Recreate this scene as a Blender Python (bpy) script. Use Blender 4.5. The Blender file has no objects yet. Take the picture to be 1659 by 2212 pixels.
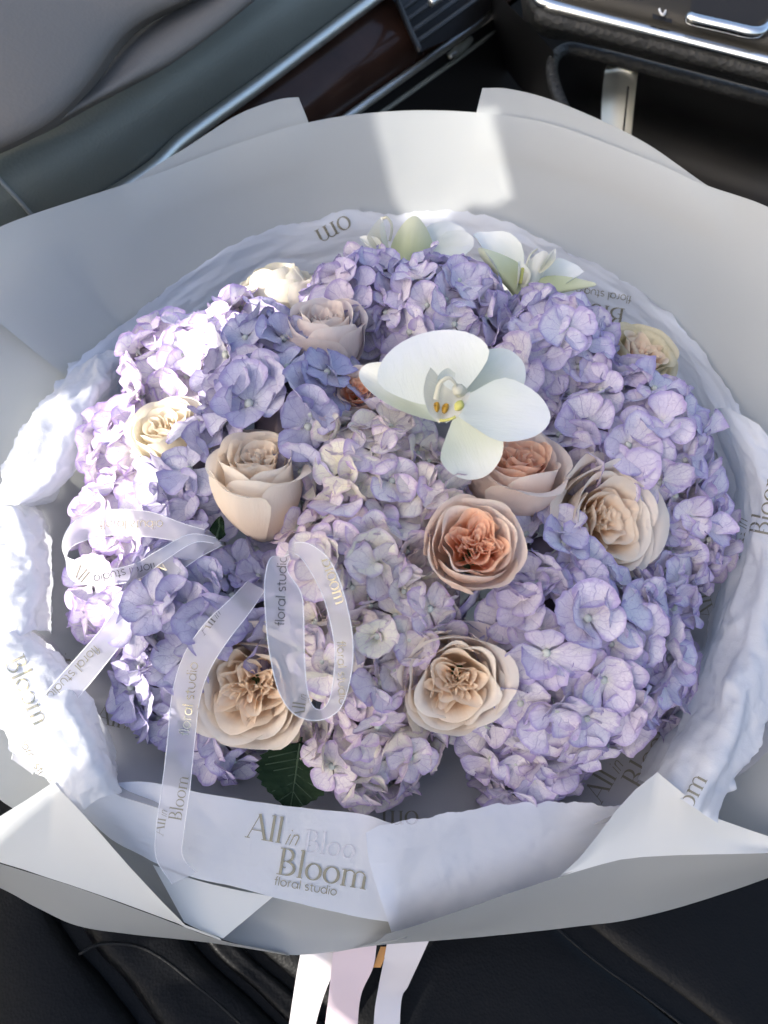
import bpy, math, random
import numpy as np
from mathutils import Vector, Matrix, noise
from mathutils.bvhtree import BVHTree
from mathutils.geometry import tessellate_polygon

random.seed(7)
S = bpy.context.scene
COL = S.collection
R = math.radians

# ------------------------------------------------------------------ camera
PITCH = R(60)
C = Vector((0, -.285, .794))
CR, CU, CF = Vector((1, 0, 0)), Vector((0, math.sin(PITCH), math.cos(PITCH))), Vector((0, math.cos(PITCH), -math.sin(PITCH)))
cam = bpy.data.cameras.new('camera'); co = bpy.data.objects.new('camera', cam); COL.objects.link(co)
co.location = C; co.rotation_euler = (math.pi / 2 - PITCH, 0, 0)
cam.lens = 27; cam.sensor_width = 36; cam.clip_start = .01; cam.clip_end = 200
cam.dof.use_dof = True; cam.dof.focus_distance = .52; cam.dof.aperture_fstop = 9.0
S.camera = co

# ------------------------------------------------------------------ light
SUN = Vector((-.75, -.42, .52)).normalized()
w = bpy.data.worlds.new('World'); S.world = w; w.use_nodes = True
nt = w.node_tree; bg = nt.nodes['Background']
sky = nt.nodes.new('ShaderNodeTexSky'); sky.sky_type = 'NISHITA'; sky.sun_disc = False
sky.sun_elevation = math.asin(SUN.z); sky.sun_rotation = math.atan2(SUN.x, SUN.y)
sky.air_density = 1.0; sky.dust_density = 6.0; sky.ozone_density = 1.0
nt.links.new(sky.outputs[0], bg.inputs[0]); bg.inputs[1].default_value = .14
sl = bpy.data.lights.new('sun', 'SUN'); so = bpy.data.objects.new('sun', sl); COL.objects.link(so)
sl.energy = 3.7; sl.angle = R(.5); sl.color = (1, .95, .87)
so.rotation_euler = SUN.to_track_quat('Z', 'Y').to_euler()
S.view_settings.view_transform = 'Standard'; S.view_settings.look = 'None'
S.view_settings.gamma = 1; S.view_settings.use_curve_mapping = False
S.view_settings.exposure = 1.32
S.render.engine = 'CYCLES'
S.cycles.use_denoising = True
S.cycles.max_bounces = 5; S.cycles.diffuse_bounces = 3; S.cycles.glossy_bounces = 2; S.cycles.transmission_bounces = 4; S.cycles.transparent_max_bounces = 8
S.cycles.use_adaptive_sampling = True; S.cycles.adaptive_threshold = .05; S.cycles.caustics_reflective = False; S.cycles.caustics_refractive = False
S.cycles.sample_clamp_indirect = 6

# ------------------------------------------------------------------ helpers
F = 1659.0
def ray(x, y):
    return CR * ((x - 829.5) / F) + CU * ((1106 - y) / F) + CF
def W(x, y, d): return C + ray(x, y) * d
def Wz(x, y, z):
    r = ray(x, y); return C + r * ((z - C.z) / r.z)
def depth(p): return (p - C).dot(CF)
def cdir(a, b, c):
    """direction: a right, b image-up, c toward the viewer"""
    return (CR * a + CU * b - CF * c).normalized()
BX, BY = .017, .045
def cone_r(z): return .19 + .75 * (z - .17)
def Wcone(x, y, off=0.0):
    r = ray(x, y); lo, hi = .35, 1.4
    def f(t):
        p = C + r * t
        return math.hypot(p.x - BX, p.y - BY) - (cone_r(p.z) + off)
    prev = lo; t = lo
    while t < hi:
        if f(t) > 0 and f(prev) <= 0:
            a, b = prev, t
            for _ in range(30):
                m = (a + b) / 2
                if f(m) > 0: b = m
                else: a = m
            return C + r * a
        prev = t; t += .01
    return Wz(x, y, .33)
DC = Vector((BX, BY, .268)); DA, DH = .222, .128
def dome(x, y):
    """point and normal on the bouquet's dome seen at x, y"""
    cx, cy = 880, 1080
    for k in range(60):
        f = 1 - k * .012
        r = ray(cx + (x - cx) * f, cy + (y - cy) * f)
        o = C - DC
        a = Vector((r.x / DA, r.y / DA, r.z / DH)); b = Vector((o.x / DA, o.y / DA, o.z / DH))
        A, B, Q = a.dot(a), 2 * a.dot(b), b.dot(b) - 1
        D = B * B - 4 * A * Q
        if D > 0:
            t = (-B - math.sqrt(D)) / (2 * A); p = C + r * t; q = p - DC
            if q.z > -.02 or k > 40:
                n = Vector((q.x / DA**2, q.y / DA**2, q.z / DH**2)).normalized()
                return W(x, y, depth(p)), n
    return Wz(x, y, .27), Vector((0, 0, 1))
def Wd(x, y, lift=0.0):
    p, n = dome(x, y); return W(x, y, depth(p) - lift)

def mesh_obj(name, verts, faces, mat=None, parent=None, uvs=None, attrs=None, smooth=True):
    me = bpy.data.meshes.new(name)
    me.from_pydata([tuple(v) for v in verts], [], faces)
    if smooth: me.polygons.foreach_set('use_smooth', [True] * len(me.polygons))
    if uvs is not None:
        l = me.uv_layers.new(name='UVMap'); idx = np.zeros(len(me.loops), dtype=np.int32)
        me.loops.foreach_get('vertex_index', idx)
        l.data.foreach_set('uv', np.array(uvs, dtype=np.float32)[idx].ravel())
    for k, v in (attrs or {}).items():
        a = me.attributes.new(k, 'FLOAT', 'POINT'); a.data.foreach_set('value', np.array(v, dtype=np.float32))
    if mat: me.materials.append(mat)
    me.update()
    o = bpy.data.objects.new(name, me); COL.objects.link(o)
    if parent: o.parent = parent
    return o
def empty(name, M=None):
    o = bpy.data.objects.new(name, None); COL.objects.link(o); o.empty_display_size = .02
    if M is not None: o.matrix_world = M
    return o
def tag(o, label, cat, group=None, kind=None):
    o['label'] = label; o['category'] = cat
    if group: o['group'] = group
    if kind: o['kind'] = kind
    return o

def spline(pts, n, closed=False):
    P = [np.array(p, dtype=float) for p in pts]
    if len(P) == 2:
        return [Vector(P[0] + (P[1] - P[0]) * i / (n - 1)) for i in range(n)]
    m = len(P)
    if closed:
        ext = lambda i: P[i % m]; segs = m
    else:
        ext = lambda i: (P[0] * 2 - P[1]) if i < 0 else ((P[-1] * 2 - P[-2]) if i >= m else P[i]); segs = m - 1
    dense = []
    for s in range(segs):
        p0, p1, p2, p3 = ext(s - 1), ext(s), ext(s + 1), ext(s + 2)
        for k in range(16):
            t = k / 16
            dense.append(.5 * ((2 * p1) + (-p0 + p2) * t + (2 * p0 - 5 * p1 + 4 * p2 - p3) * t * t + (-p0 + 3 * p1 - 3 * p2 + p3) * t**3))
    dense.append(ext(segs) if closed else P[-1])
    d = np.array(dense); L = np.concatenate([[0], np.cumsum(np.linalg.norm(np.diff(d, axis=0), axis=1))])
    q = np.linspace(0, L[-1], n)
    return [Vector([np.interp(v, L, d[:, k]) for k in range(d.shape[1])]) for v in q]

def fbm(p, o=4, lac=2.1):
    a, s, f = 1, 0, 1
    for _ in range(o):
        s += a * noise.noise(p * f); a *= .5; f *= lac
    return s
def crease(p, o=3):
    a, s, f = 1, 0, 1
    for _ in range(o):
        s += a * (1 - abs(noise.noise(p * f)) * 2.2); a *= .5; f *= 2.0
    return s

_fr = random.Random(3)
FOLD = [(Vector((_fr.gauss(0, 1), _fr.gauss(0, 1), _fr.gauss(0, .6))).normalized(), _fr.uniform(.5, 1.5), _fr.random() * 5) for _ in range(9)]
def crumple(p):
    # sharp creases: triangle waves in many directions, bent by noise
    wv = noise.noise(p * .6) * 1.1; h = 0
    for i, (d, f, ph) in enumerate(FOLD):
        t = (p.dot(d) * f + ph + wv * (1 + .3 * i)) % 2.0
        h += abs(t - 1.0) * (.9 / f) * (.25 + .75 * max(0, noise.noise(p * .45 + d * 7) + .35))
    return h * .45 - .5
def _h(i, j, s):
    v = math.sin(i * 127.1 + j * 311.7 + s * 74.7) * 43758.5453
    return (v - math.floor(v)) * 2 - 1
def facet(u, v, s):
    # flat facets between sharp creases
    h, a, f = 0, 1.0, 1.0
    u += .25 * noise.noise(Vector((u * .9, v * .9, s))); v += .25 * noise.noise(Vector((u * .9 + 7, v * .9, s)))
    for o in range(3):
        x, y = u * f, v * f; i, j = math.floor(x), math.floor(y); fx, fy = x - i, y - j
        a00, a10, a01, a11 = _h(i, j, s + o), _h(i + 1, j, s + o), _h(i, j + 1, s + o), _h(i + 1, j + 1, s + o)
        if (i + j) % 2:
            t = a00 + (a10 - a00) * fx + (a11 - a10) * fy if fx > fy else a00 + (a01 - a00) * fy + (a11 - a01) * fx
        else:
            t = a00 + (a10 - a00) * fx + (a01 - a00) * fy if fx + fy < 1 else a11 + (a01 - a11) * (1 - fx) + (a10 - a11) * (1 - fy)
        h += a * t; a *= .42; f *= 2.17
    return h
def loft(name, curves, nu, nv, mat, parent=None, bump=0.0, bscale=20.0, ridge=False, seed=0.0, edge_fade=True, rag=0.0, fold=None):
    """curves: list of lists of world points; returns object and grid"""
    C2 = [spline(c, nu) for c in curves]
    cols = [spline([C2[k][i] for k in range(len(C2))], nv) if len(C2) > 2 else
            [C2[0][i].lerp(C2[1][i], j / (nv - 1)) for j in range(nv)] for i in range(nu)]
    V, UV = [], []
    off = Vector((seed * 13.7, seed * 7.1, seed * 3.3))
    for i in range(nu):
        for j in range(nv):
            p = cols[i][j].copy()
            if bump:
                a = cols[min(i + 1, nu - 1)][j] - cols[max(i - 1, 0)][j]; b = cols[i][min(j + 1, nv - 1)] - cols[i][max(j - 1, 0)]
                n = a.cross(b)
                if n.length > 1e-12:
                    n.normalize()
                    q = (cols[i][j] + off) * bscale
                    h = facet(i / (nu - 1) * fold[0], j / (nv - 1) * fold[1], seed * 1.7) if fold else crumple(q) if ridge == 2 else ((crease(q) - 1.0) if ridge else fbm(q))
                    p += n * bump * h
            if rag and j in (0, nv - 1):
                p += (cols[i][0] - cols[i][-1]).normalized() * rag * fbm((cols[i][j] + off) * 90)
            V.append(p); UV.append((i / (nu - 1), j / (nv - 1)))
    Fc = [(i * nv + j, (i + 1) * nv + j, (i + 1) * nv + j + 1, i * nv + j + 1) for i in range(nu - 1) for j in range(nv - 1)]
    return mesh_obj(name, V, Fc, mat, parent, UV)

def tube(name, pts, rad, mat, parent=None, seg=10, n=None, flat=1.0, caps=True):
    P = spline(pts, n or max(12, len(pts) * 6)) if len(pts) > 1 else pts
    V, Fc = [], []; up = Vector((0, 0, 1)); m = len(P)
    for i, p in enumerate(P):
        t = (P[min(i + 1, m - 1)] - P[max(i - 1, 0)]).normalized()
        a = t.cross(up)
        a = a.normalized() if a.length > 1e-6 else Vector((1, 0, 0))
        b = a.cross(t).normalized()
        r = rad(i / (m - 1)) if callable(rad) else rad
        for k in range(seg):
            an = 2 * math.pi * k / seg
            V.append(p + a * math.cos(an) * r + b * math.sin(an) * r * flat)
    for i in range(m - 1):
        for k in range(seg):
            Fc.append((i * seg + k, i * seg + (k + 1) % seg, (i + 1) * seg + (k + 1) % seg, (i + 1) * seg + k))
    if caps:
        Fc.append(tuple(range(seg))[::-1]); Fc.append(tuple((m - 1) * seg + k for k in range(seg)))
    return mesh_obj(name, V, Fc, mat, parent)

# ------------------------------------------------------------------ materials
def new_mat(name):
    m = bpy.data.materials.new(name); m.use_nodes = True
    nt = m.node_tree; nt.nodes.clear()
    out = nt.nodes.new('ShaderNodeOutputMaterial')
    return m, nt, out
class N:
    def __init__(s, nt): s.nt = nt
    def n(s, t, **k):
        x = s.nt.nodes.new(t)
        for a, b in k.items(): setattr(x, a, b)
        return x
    def l(s, a, b): s.nt.links.new(a, b)
    def math(s, op, a, b=None, c=None, clamp=False):
        x = s.n('ShaderNodeMath', operation=op, use_clamp=clamp)
        for i, v in enumerate((a, b, c)):
            if v is None: continue
            if isinstance(v, (int, float)): x.inputs[i].default_value = v
            else: s.l(v, x.inputs[i])
        return x.outputs[0]
    def mix(s, f, a, b, bt='MIX'):
        x = s.n('ShaderNodeMix', data_type='RGBA', blend_type=bt)
        for i, v in ((0, f), (6, a), (7, b)):
            if isinstance(v, (int, float)): x.inputs[i].default_value = v
            elif isinstance(v, (tuple, list)): x.inputs[i].default_value = (*v[:3], 1)
            else: s.l(v, x.inputs[i])
        return x.outputs[2]
    def smooth(s, v, a, b):
        x = s.n('ShaderNodeMapRange', interpolation_type='SMOOTHSTEP')
        x.inputs[1].default_value = a; x.inputs[2].default_value = b
        s.l(v, x.inputs[0]); return x.outputs[0]
    def noise(s, scale, detail=3, vec=None, dist=0.0, rough=.5):
        x = s.n('ShaderNodeTexNoise'); x.inputs['Scale'].default_value = scale; x.inputs['Detail'].default_value = detail
        x.inputs['Distortion'].default_value = dist; x.inputs['Roughness'].default_value = rough
        if vec is not None: s.l(vec, x.inputs['Vector'])
        return x.outputs[0]
def setc(sock, v, k):
    if isinstance(v, (tuple, list)): sock.default_value = (*v[:3], 1)
    elif isinstance(v, (int, float)): sock.default_value = v
    else: k.l(v, sock)
def petal_shader(k, out, col, trans, bump, bstr, bdist):
    d = k.n('ShaderNodeBsdfDiffuse'); k.l(col, d.inputs[0]); t = k.n('ShaderNodeBsdfTranslucent'); k.l(col, t.inputs[0])
    b = k.n('ShaderNodeBump'); b.inputs['Strength'].default_value = bstr; b.inputs['Distance'].default_value = bdist
    k.l(bump, b.inputs['Height']); k.l(b.outputs[0], d.inputs['Normal'])
    m = k.n('ShaderNodeMixShader'); m.inputs[0].default_value = trans
    k.l(d.outputs[0], m.inputs[1]); k.l(t.outputs[0], m.inputs[2]); k.l(m.outputs[0], out.inputs[0])
def sheet_shader(k, out, col, trans=.3, rough=.6, spec=.3, bump=None, bstr=.2, bdist=.001, tcol=None, alpha=None, sheen=0):
    p = k.n('ShaderNodeBsdfPrincipled'); setc(p.inputs['Base Color'], col, k)
    setc(p.inputs['Roughness'], rough, k); p.inputs['Specular IOR Level'].default_value = spec
    if sheen: p.inputs['Sheen Weight'].default_value = sheen
    sh = p.outputs[0]
    if bump is not None:
        b = k.n('ShaderNodeBump'); b.inputs['Strength'].default_value = bstr; b.inputs['Distance'].default_value = bdist
        k.l(bump, b.inputs['Height']); k.l(b.outputs[0], p.inputs['Normal'])
    if trans:
        t = k.n('ShaderNodeBsdfTranslucent'); setc(t.inputs[0], tcol if tcol is not None else col, k)
        m = k.n('ShaderNodeMixShader'); setc(m.inputs[0], trans, k); k.l(sh, m.inputs[1]); k.l(t.outputs[0], m.inputs[2]); sh = m.outputs[0]
    if alpha is not None:
        t = k.n('ShaderNodeBsdfTransparent'); m = k.n('ShaderNodeMixShader'); setc(m.inputs[0], alpha, k)
        k.l(t.outputs[0], m.inputs[1]); k.l(sh, m.inputs[2]); sh = m.outputs[0]
    k.l(sh, out.inputs[0])
def simple(name, col, rough=.5, metal=0.0, spec=.5, nscale=None, nstr=.3, ndist=.001, var=0.0, coat=0.0, vscale=8):
    m, nt, out = new_mat(name); k = N(nt)
    p = k.n('ShaderNodeBsdfPrincipled'); p.inputs['Roughness'].default_value = rough; p.inputs['Metallic'].default_value = metal
    p.inputs['Specular IOR Level'].default_value = spec; p.inputs['Coat Weight'].default_value = coat
    tc = k.n('ShaderNodeTexCoord').outputs['Object']
    c = col
    if var:
        c = k.mix(k.noise(vscale, 4, tc), tuple(x * (1 - var) for x in col), tuple(min(1, x * (1 + var)) for x in col))
    setc(p.inputs['Base Color'], c, k)
    if nscale:
        v = k.n('ShaderNodeTexVoronoi'); v.inputs['Scale'].default_value = nscale; k.l(tc, v.inputs['Vector'])
        h = k.math('ADD', v.outputs['Distance'], k.noise(nscale * .4, 3, tc))
        b = k.n('ShaderNodeBump'); b.inputs['Strength'].default_value = nstr; b.inputs['Distance'].default_value = ndist
        k.l(h, b.inputs['Height']); k.l(b.outputs[0], p.inputs['Normal'])
    k.l(p.outputs[0], out.inputs[0]); return m

def petal_mat(name, base, dark, edge, core, trans=.20, vein=.6):
    m, nt, out = new_mat(name); k = N(nt)
    uv = k.n('ShaderNodeUVMap').outputs[0]
    sep = k.n('ShaderNodeSeparateXYZ'); k.l(uv, sep.inputs[0]); u, v = sep.outputs[0], sep.outputs[1]
    rnd = k.n('ShaderNodeObjectInfo').outputs['Random']
    comb = k.n('ShaderNodeCombineXYZ'); k.l(u, comb.inputs[0]); k.l(v, comb.inputs[1]); k.l(k.math('MULTIPLY', rnd, 40), comb.inputs[2])
    vec = comb.outputs[0]
    e = k.n('ShaderNodeAttribute', attribute_name='edge').outputs['Fac']
    nz = k.noise(3.2, 2, vec)
    c = k.mix(k.smooth(k.math('ADD', k.math('MULTIPLY', nz, .8), k.math('MULTIPLY', rnd, .6)), .35, 1.0), base, dark)
    c = k.mix(k.math('MULTIPLY', k.smooth(k.math('ADD', e, k.math('MULTIPLY', k.math('SUBTRACT', nz, .5), .5)), .72, 1.02), .8), c, edge)
    c = k.mix(k.math('MULTIPLY', k.smooth(v, .42, .02), .75), c, core)
    ang = k.math('ARCTAN2', u, k.math('ADD', v, .06))
    ang = k.math('ADD', ang, k.math('MULTIPLY', k.math('SUBTRACT', nz, .5), .35))
    s = k.math('ABSOLUTE', k.math('SINE', k.math('MULTIPLY', ang, 7.5)))
    line = k.smooth(s, .16, .0)
    vn = k.n('ShaderNodeTexVoronoi', feature='DISTANCE_TO_EDGE'); vn.inputs['Scale'].default_value = 7; k.l(vec, vn.inputs['Vector'])
    net = k.smooth(vn.outputs['Distance'], .05, 0.0)
    veins = k.math('MAXIMUM', line, k.math('MULTIPLY', net, .55))
    c = k.mix(k.math('MULTIPLY', veins, vein), c, edge)
    # small brown age spots
    sp = k.smooth(k.noise(14, 1, vec), .74, .80)
    c = k.mix(k.math('MULTIPLY', sp, .5), c, (.33, .22, .2))
    h = k.math('SUBTRACT', nz, veins)
    petal_shader(k, out, c, trans, h, .45, .0009)
    return m
def rose_mat(name, deep, pale, edge, trans=.42):
    m, nt, out = new_mat(name); k = N(nt)
    uv = k.n('ShaderNodeUVMap').outputs[0]
    sep = k.n('ShaderNodeSeparateXYZ'); k.l(uv, sep.inputs[0]); u, v = sep.outputs[0], sep.outputs[1]
    rnd = k.n('ShaderNodeObjectInfo').outputs['Random']
    comb = k.n('ShaderNodeCombineXYZ'); k.l(k.math('MULTIPLY', u, 6), comb.inputs[0]); k.l(k.math('MULTIPLY', v, 1.2), comb.inputs[1]); k.l(k.math('MULTIPLY', rnd, 30), comb.inputs[2])
    nz = k.noise(2.2, 4, comb.outputs[0])
    f = k.math('ADD', v, k.math('MULTIPLY', k.math('SUBTRACT', nz, .5), .35))
    c = k.mix(k.smooth(f, .35, .95), deep, pale)
    c = k.mix(k.math('MULTIPLY', k.smooth(f, .93, 1.05), .45), c, edge)
    c = k.mix(k.math('MULTIPLY', rnd, .25), c, deep)
    br = k.smooth(k.noise(9, 3, comb.outputs[0]), .70, .80)
    c = k.mix(k.math('MULTIPLY', br, .06), c, (.45, .30, .18))
    h = k.math('ADD', k.noise(7, 4, comb.outputs[0]), k.math('MULTIPLY', nz, 1.0))
    petal_shader(k, out, c, trans, h, .25, .001)
    return m
def paper_mat(name, col, trans, scale=30, rough=.55, bstr=.08, blot=.06, crease_=False):
    m, nt, out = new_mat(name); k = N(nt)
    tc = k.n('ShaderNodeTexCoord').outputs['Object']
    c = k.mix(k.noise(scale * .25, 3, tc), tuple(x * (1 - blot) for x in col), col)
    h = k.math('ADD', k.noise(scale, 5, tc), k.math('MULTIPLY', k.noise(900, 2, tc), .12))
    if crease_:
        mx = k.n('ShaderNodeMix', data_type='VECTOR'); mx.inputs[0].default_value = .05
        nz = k.n('ShaderNodeTexNoise'); nz.inputs['Scale'].default_value = 14; k.l(tc, nz.inputs['Vector']); k.l(tc, mx.inputs[4]); k.l(nz.outputs[1], mx.inputs[5])
        for sc, am in ((38, 1.6), (85, .7)):
            v = k.n('ShaderNodeTexVoronoi'); v.inputs['Scale'].default_value = sc; k.l(mx.outputs[1], v.inputs['Vector'])
            h = k.math('ADD', h, k.math('MULTIPLY', v.outputs['Distance'], am))
    sheet_shader(k, out, c, trans, rough, .3, h, bstr, .004)
    return m

M = {}
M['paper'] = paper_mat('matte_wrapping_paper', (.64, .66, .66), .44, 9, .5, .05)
M['paper3'] = paper_mat('matte_wrapping_paper_light_side', (.82, .83, .82), .28, 9, .5, .05)  # same paper, lightened to carry the stronger light on the up-facing flaps
M['paper2'] = paper_mat('matte_wrapping_paper_grey_side', (.40, .41, .41), .16, 9, .5, .05)  # same paper, darkened to carry the shadow on turned edges and inner lip
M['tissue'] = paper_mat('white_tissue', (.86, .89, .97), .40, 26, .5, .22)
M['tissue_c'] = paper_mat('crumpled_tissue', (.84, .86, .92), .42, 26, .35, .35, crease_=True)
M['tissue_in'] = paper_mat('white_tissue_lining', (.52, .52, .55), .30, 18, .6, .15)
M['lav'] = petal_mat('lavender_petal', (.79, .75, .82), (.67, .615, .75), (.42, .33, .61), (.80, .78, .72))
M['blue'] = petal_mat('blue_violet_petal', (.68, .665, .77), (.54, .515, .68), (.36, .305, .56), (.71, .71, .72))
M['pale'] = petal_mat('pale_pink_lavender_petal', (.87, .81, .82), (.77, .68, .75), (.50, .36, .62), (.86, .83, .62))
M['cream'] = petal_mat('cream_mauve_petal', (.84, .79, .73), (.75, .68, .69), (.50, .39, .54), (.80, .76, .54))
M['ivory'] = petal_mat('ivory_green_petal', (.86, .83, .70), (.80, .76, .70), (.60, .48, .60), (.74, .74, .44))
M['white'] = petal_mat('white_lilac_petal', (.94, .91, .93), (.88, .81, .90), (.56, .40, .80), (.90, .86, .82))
M['eye'] = simple('floret_eye', (.52, .55, .50), .6, var=.2)
M['stem'] = simple('green_stem', (.10, .16, .06), .6, var=.3)
M['hydstem'] = simple('hydrangea_stem', (.16, .13, .16), .7, var=.3)
RC = {
 'cream': (rose_mat('rose_cream_inner', (.98, .70, .47), (.97, .85, .71), (.97, .91, .83)), rose_mat('rose_cream_outer', (.97, .83, .70), (.97, .88, .78), (.95, .92, .82))),
 'peach': (rose_mat('rose_peach_inner', (.98, .42, .24), (.97, .66, .48), (.97, .86, .74)), rose_mat('rose_peach_outer', (.96, .76, .65), (.96, .82, .73), (.92, .88, .74))),
 'pink': (rose_mat('rose_pink_inner', (.92, .74, .66), (.90, .80, .73), (.92, .87, .80)), rose_mat('rose_pink_outer', (.88, .74, .70), (.89, .80, .76), (.90, .87, .80))),
 'yellow': (rose_mat('rose_yellow_inner', (.96, .78, .56), (.95, .87, .73), (.94, .91, .80)), rose_mat('rose_yellow_outer', (.94, .87, .72), (.95, .89, .78), (.88, .87, .60))),
 'dry': (rose_mat('rose_faded_inner', (.92, .66, .52), (.90, .78, .62), (.88, .84, .66)), rose_mat('rose_faded_outer', (.74, .66, .44), (.82, .74, .54), (.64, .54, .32))),
}
M['orchid'] = rose_mat('orchid_white', (.86, .88, .80), (.92, .93, .92), (.93, .94, .93), .22)
M['orchid_sepal'] = rose_mat('orchid_sepal', (.76, .80, .66), (.87, .89, .85), (.89, .90, .87), .22)
M['orchid_green'] = rose_mat('orchid_green_back', (.62, .66, .40), (.74, .76, .58), (.82, .84, .74), .3)
M['orchid_lip'] = rose_mat('orchid_lip', (.78, .76, .64), (.84, .84, .80), (.86, .86, .82), .3)
M['orchid_yellow'] = simple('orchid_yellow', (.62, .58, .16), .6, var=.2)
M['leaf_vein'] = simple('leaf_vein', (.03, .06, .03), .6)
M['green_leaf'] = simple('dark_green_leaf', (.010, .024, .011), .7, spec=.12, nscale=220, nstr=.6, var=.3)

def spotted():
    m, nt, out = new_mat('orchid_spotted_callus'); k = N(nt)
    tc = k.n('ShaderNodeTexCoord').outputs['Object']
    v = k.n('ShaderNodeTexVoronoi'); v.inputs['Scale'].default_value = 700; k.l(tc, v.inputs['Vector'])
    c = k.mix(k.smooth(v.outputs['Distance'], .34, .22), (.50, .28, .02), (.10, .03, .01))
    sheet_shader(k, out, c, 0, .4, .5); return m
M['callus'] = spotted()
def ribbon_mat():
    m, nt, out = new_mat('frosted_sheer_ribbon'); k = N(nt)
    tc = k.n('ShaderNodeTexCoord').outputs['Object']
    sheet_shader(k, out, (.84, .84, .90), .45, .32, .5, k.noise(40, 3, tc), .05, .002, alpha=.60)
    return m
M['ribbon'] = ribbon_mat(); M['ribbon_edge'] = simple('ribbon_edge', (.88, .88, .92), .4)
M['gold'] = simple('gold_print', (.26, .245, .19), .5, metal=.15, var=.15, vscale=200)
M['gold_pale'] = simple('gold_foil_print', (.78, .70, .50), .25, metal=.85)
M['ink'] = simple('dark_foil_print', (.10, .10, .10), .3, metal=.5)
M['ghost'] = simple('print_seen_through_tissue', (.56, .56, .62), .9, spec=.1)
M['satin'] = simple('white_satin', (.74, .69, .71), .38, spec=.4, var=.03)
M['satin_pink'] = simple('pale_pink_satin', (.76, .62, .66), .36, spec=.4, var=.03)
M['leather'] = simple('black_leather', (.004, .0042, .0048), .45, spec=.2, nscale=420, nstr=.35, ndist=.0006, var=.2)
M['leather_seam'] = simple('black_leather_piping', (.008, .0083, .0087), .5, spec=.25, nscale=500, nstr=.3)
M['dark'] = simple('black_plastic', (.006, .006, .007), .5)
M['pad'] = simple('grey_dash_vinyl', (.21, .190, .170), .6, spec=.25, nscale=300, nstr=.25, ndist=.0006, var=.08)
M['panel'] = simple('dark_grey_green_vinyl', (.26, .275, .245), .8, spec=.2, nscale=260, nstr=.4, ndist=.0008, var=.12)
M['chrome'] = simple('satin_silver', (.86, .86, .80), .45, metal=1)
M['chrome_b'] = simple('bright_silver', (.85, .87, .87), .18, metal=1)
M['wood'] = simple('dark_gloss_trim', (.045, .022, .015), .2, spec=.35, var=.7, vscale=14)
M['slat'] = simple('vent_slat_plastic', (.016, .016, .016), .5)
M['warm'] = simple('warm_grey_panel', (.028, .026, .022), .45, spec=.3, var=.1)
M['brown'] = simple('brown_leather_rim', (.030, .031, .031), .5, spec=.3, nscale=160, nstr=.8, ndist=.002, var=.2)
M['strap'] = simple('pale_grey_plastic', (.45, .46, .45), .45, var=.05)
M['white_print'] = simple('white_print', (.7, .7, .7), .5)
M['roof'] = simple('grey_headliner', (.40, .39, .38), .9, nscale=200)
M['floor'] = simple('black_carpet', (.012, .012, .012), .9, nscale=300)
M['orange'] = simple('orange_card', (.60, .28, .08), .6)

# ------------------------------------------------------------------ setting: car floor and an added unseen sun blocker
fl = mesh_obj('car_floor', [(-1.6, -1.6, -.32), (1.6, -1.6, -.32), (1.6, 1.8, -.32), (-1.6, 1.8, -.32)], [(0, 1, 2, 3)], M['floor']); fl['kind'] = 'structure'

XD = -.80
def to_blocker(p):
    return p + SUN * ((XD - p.x) / SUN.x)
def add_sun_blocker():  # added unseen sheet blocking the sun, openings cut to the wanted sun patches
    root = empty('car_side_window', Matrix.Translation((XD, -.4, -.3))); tag(root, 'car side window with a pale fabric sunshade beside the seat', 'car window')
    outer = [(-1.45, .1), (.5, .1), (.5, 1.3), (-1.45, 1.3)]
    h1 = [to_blocker(Wcone(x, y)) for x, y in ((808, 232), (1062, 225), (1108, 425), (1060, 445), (1010, 440), (985, 480), (880, 478), (842, 430))]
    h2 = [(-.21, .905), (-.285, .905), (-.305, .855), (-.35, .828), (-.44, .795), (-.475, .77), (-.525, .745), (-.54, .50), (.12, .50), (.08, .735), (-.05, .725), (-.12, .69), (-.21, .672), (-.225, .74)]
    h3 = [(-.61, .46), (-.62, .50), (-.66, .54), (-.69, .66), (-.72, .655), (-.745, .625), (-.80, .60), (-.80, .56), (-.68, .51), (-.65, .47)]
    holes = [[(p.y, p.z) for p in h1], h2, h3]
    V2 = [[Vector((y, z, 0)) for y, z in q] for q in [outer] + holes]
    tri = tessellate_polygon(V2); flat = [p for q in V2 for p in q]; n = len(flat); T = .003
    V = [(XD, p.x, p.y) for p in flat] + [(XD - T, p.x, p.y) for p in flat]
    Fc = [tuple(t) for t in tri] + [tuple(i + n for i in t)[::-1] for t in tri]; s0 = 0
    for q in V2:
        m = len(q)
        for i in range(m): Fc.append((s0 + i, s0 + (i + 1) % m, s0 + (i + 1) % m + n, s0 + i + n))
        s0 += m
    o = mesh_obj('window_sunshade', V, Fc, M['shade'], root, smooth=False); o.matrix_parent_inverse = root.matrix_world.inverted()
    for q, mt in zip(holes, ('shade_glass', 'glass', 'glass')):
        t = tessellate_polygon([[Vector((y, z, 0)) for y, z in q]])
        g = mesh_obj('window_pane', [(XD - T / 2, y, z) for y, z in q], [tuple(x) for x in t], M[mt], root, smooth=False); g.matrix_parent_inverse = root.matrix_world.inverted()
bpy.context.view_layer.update()
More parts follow.
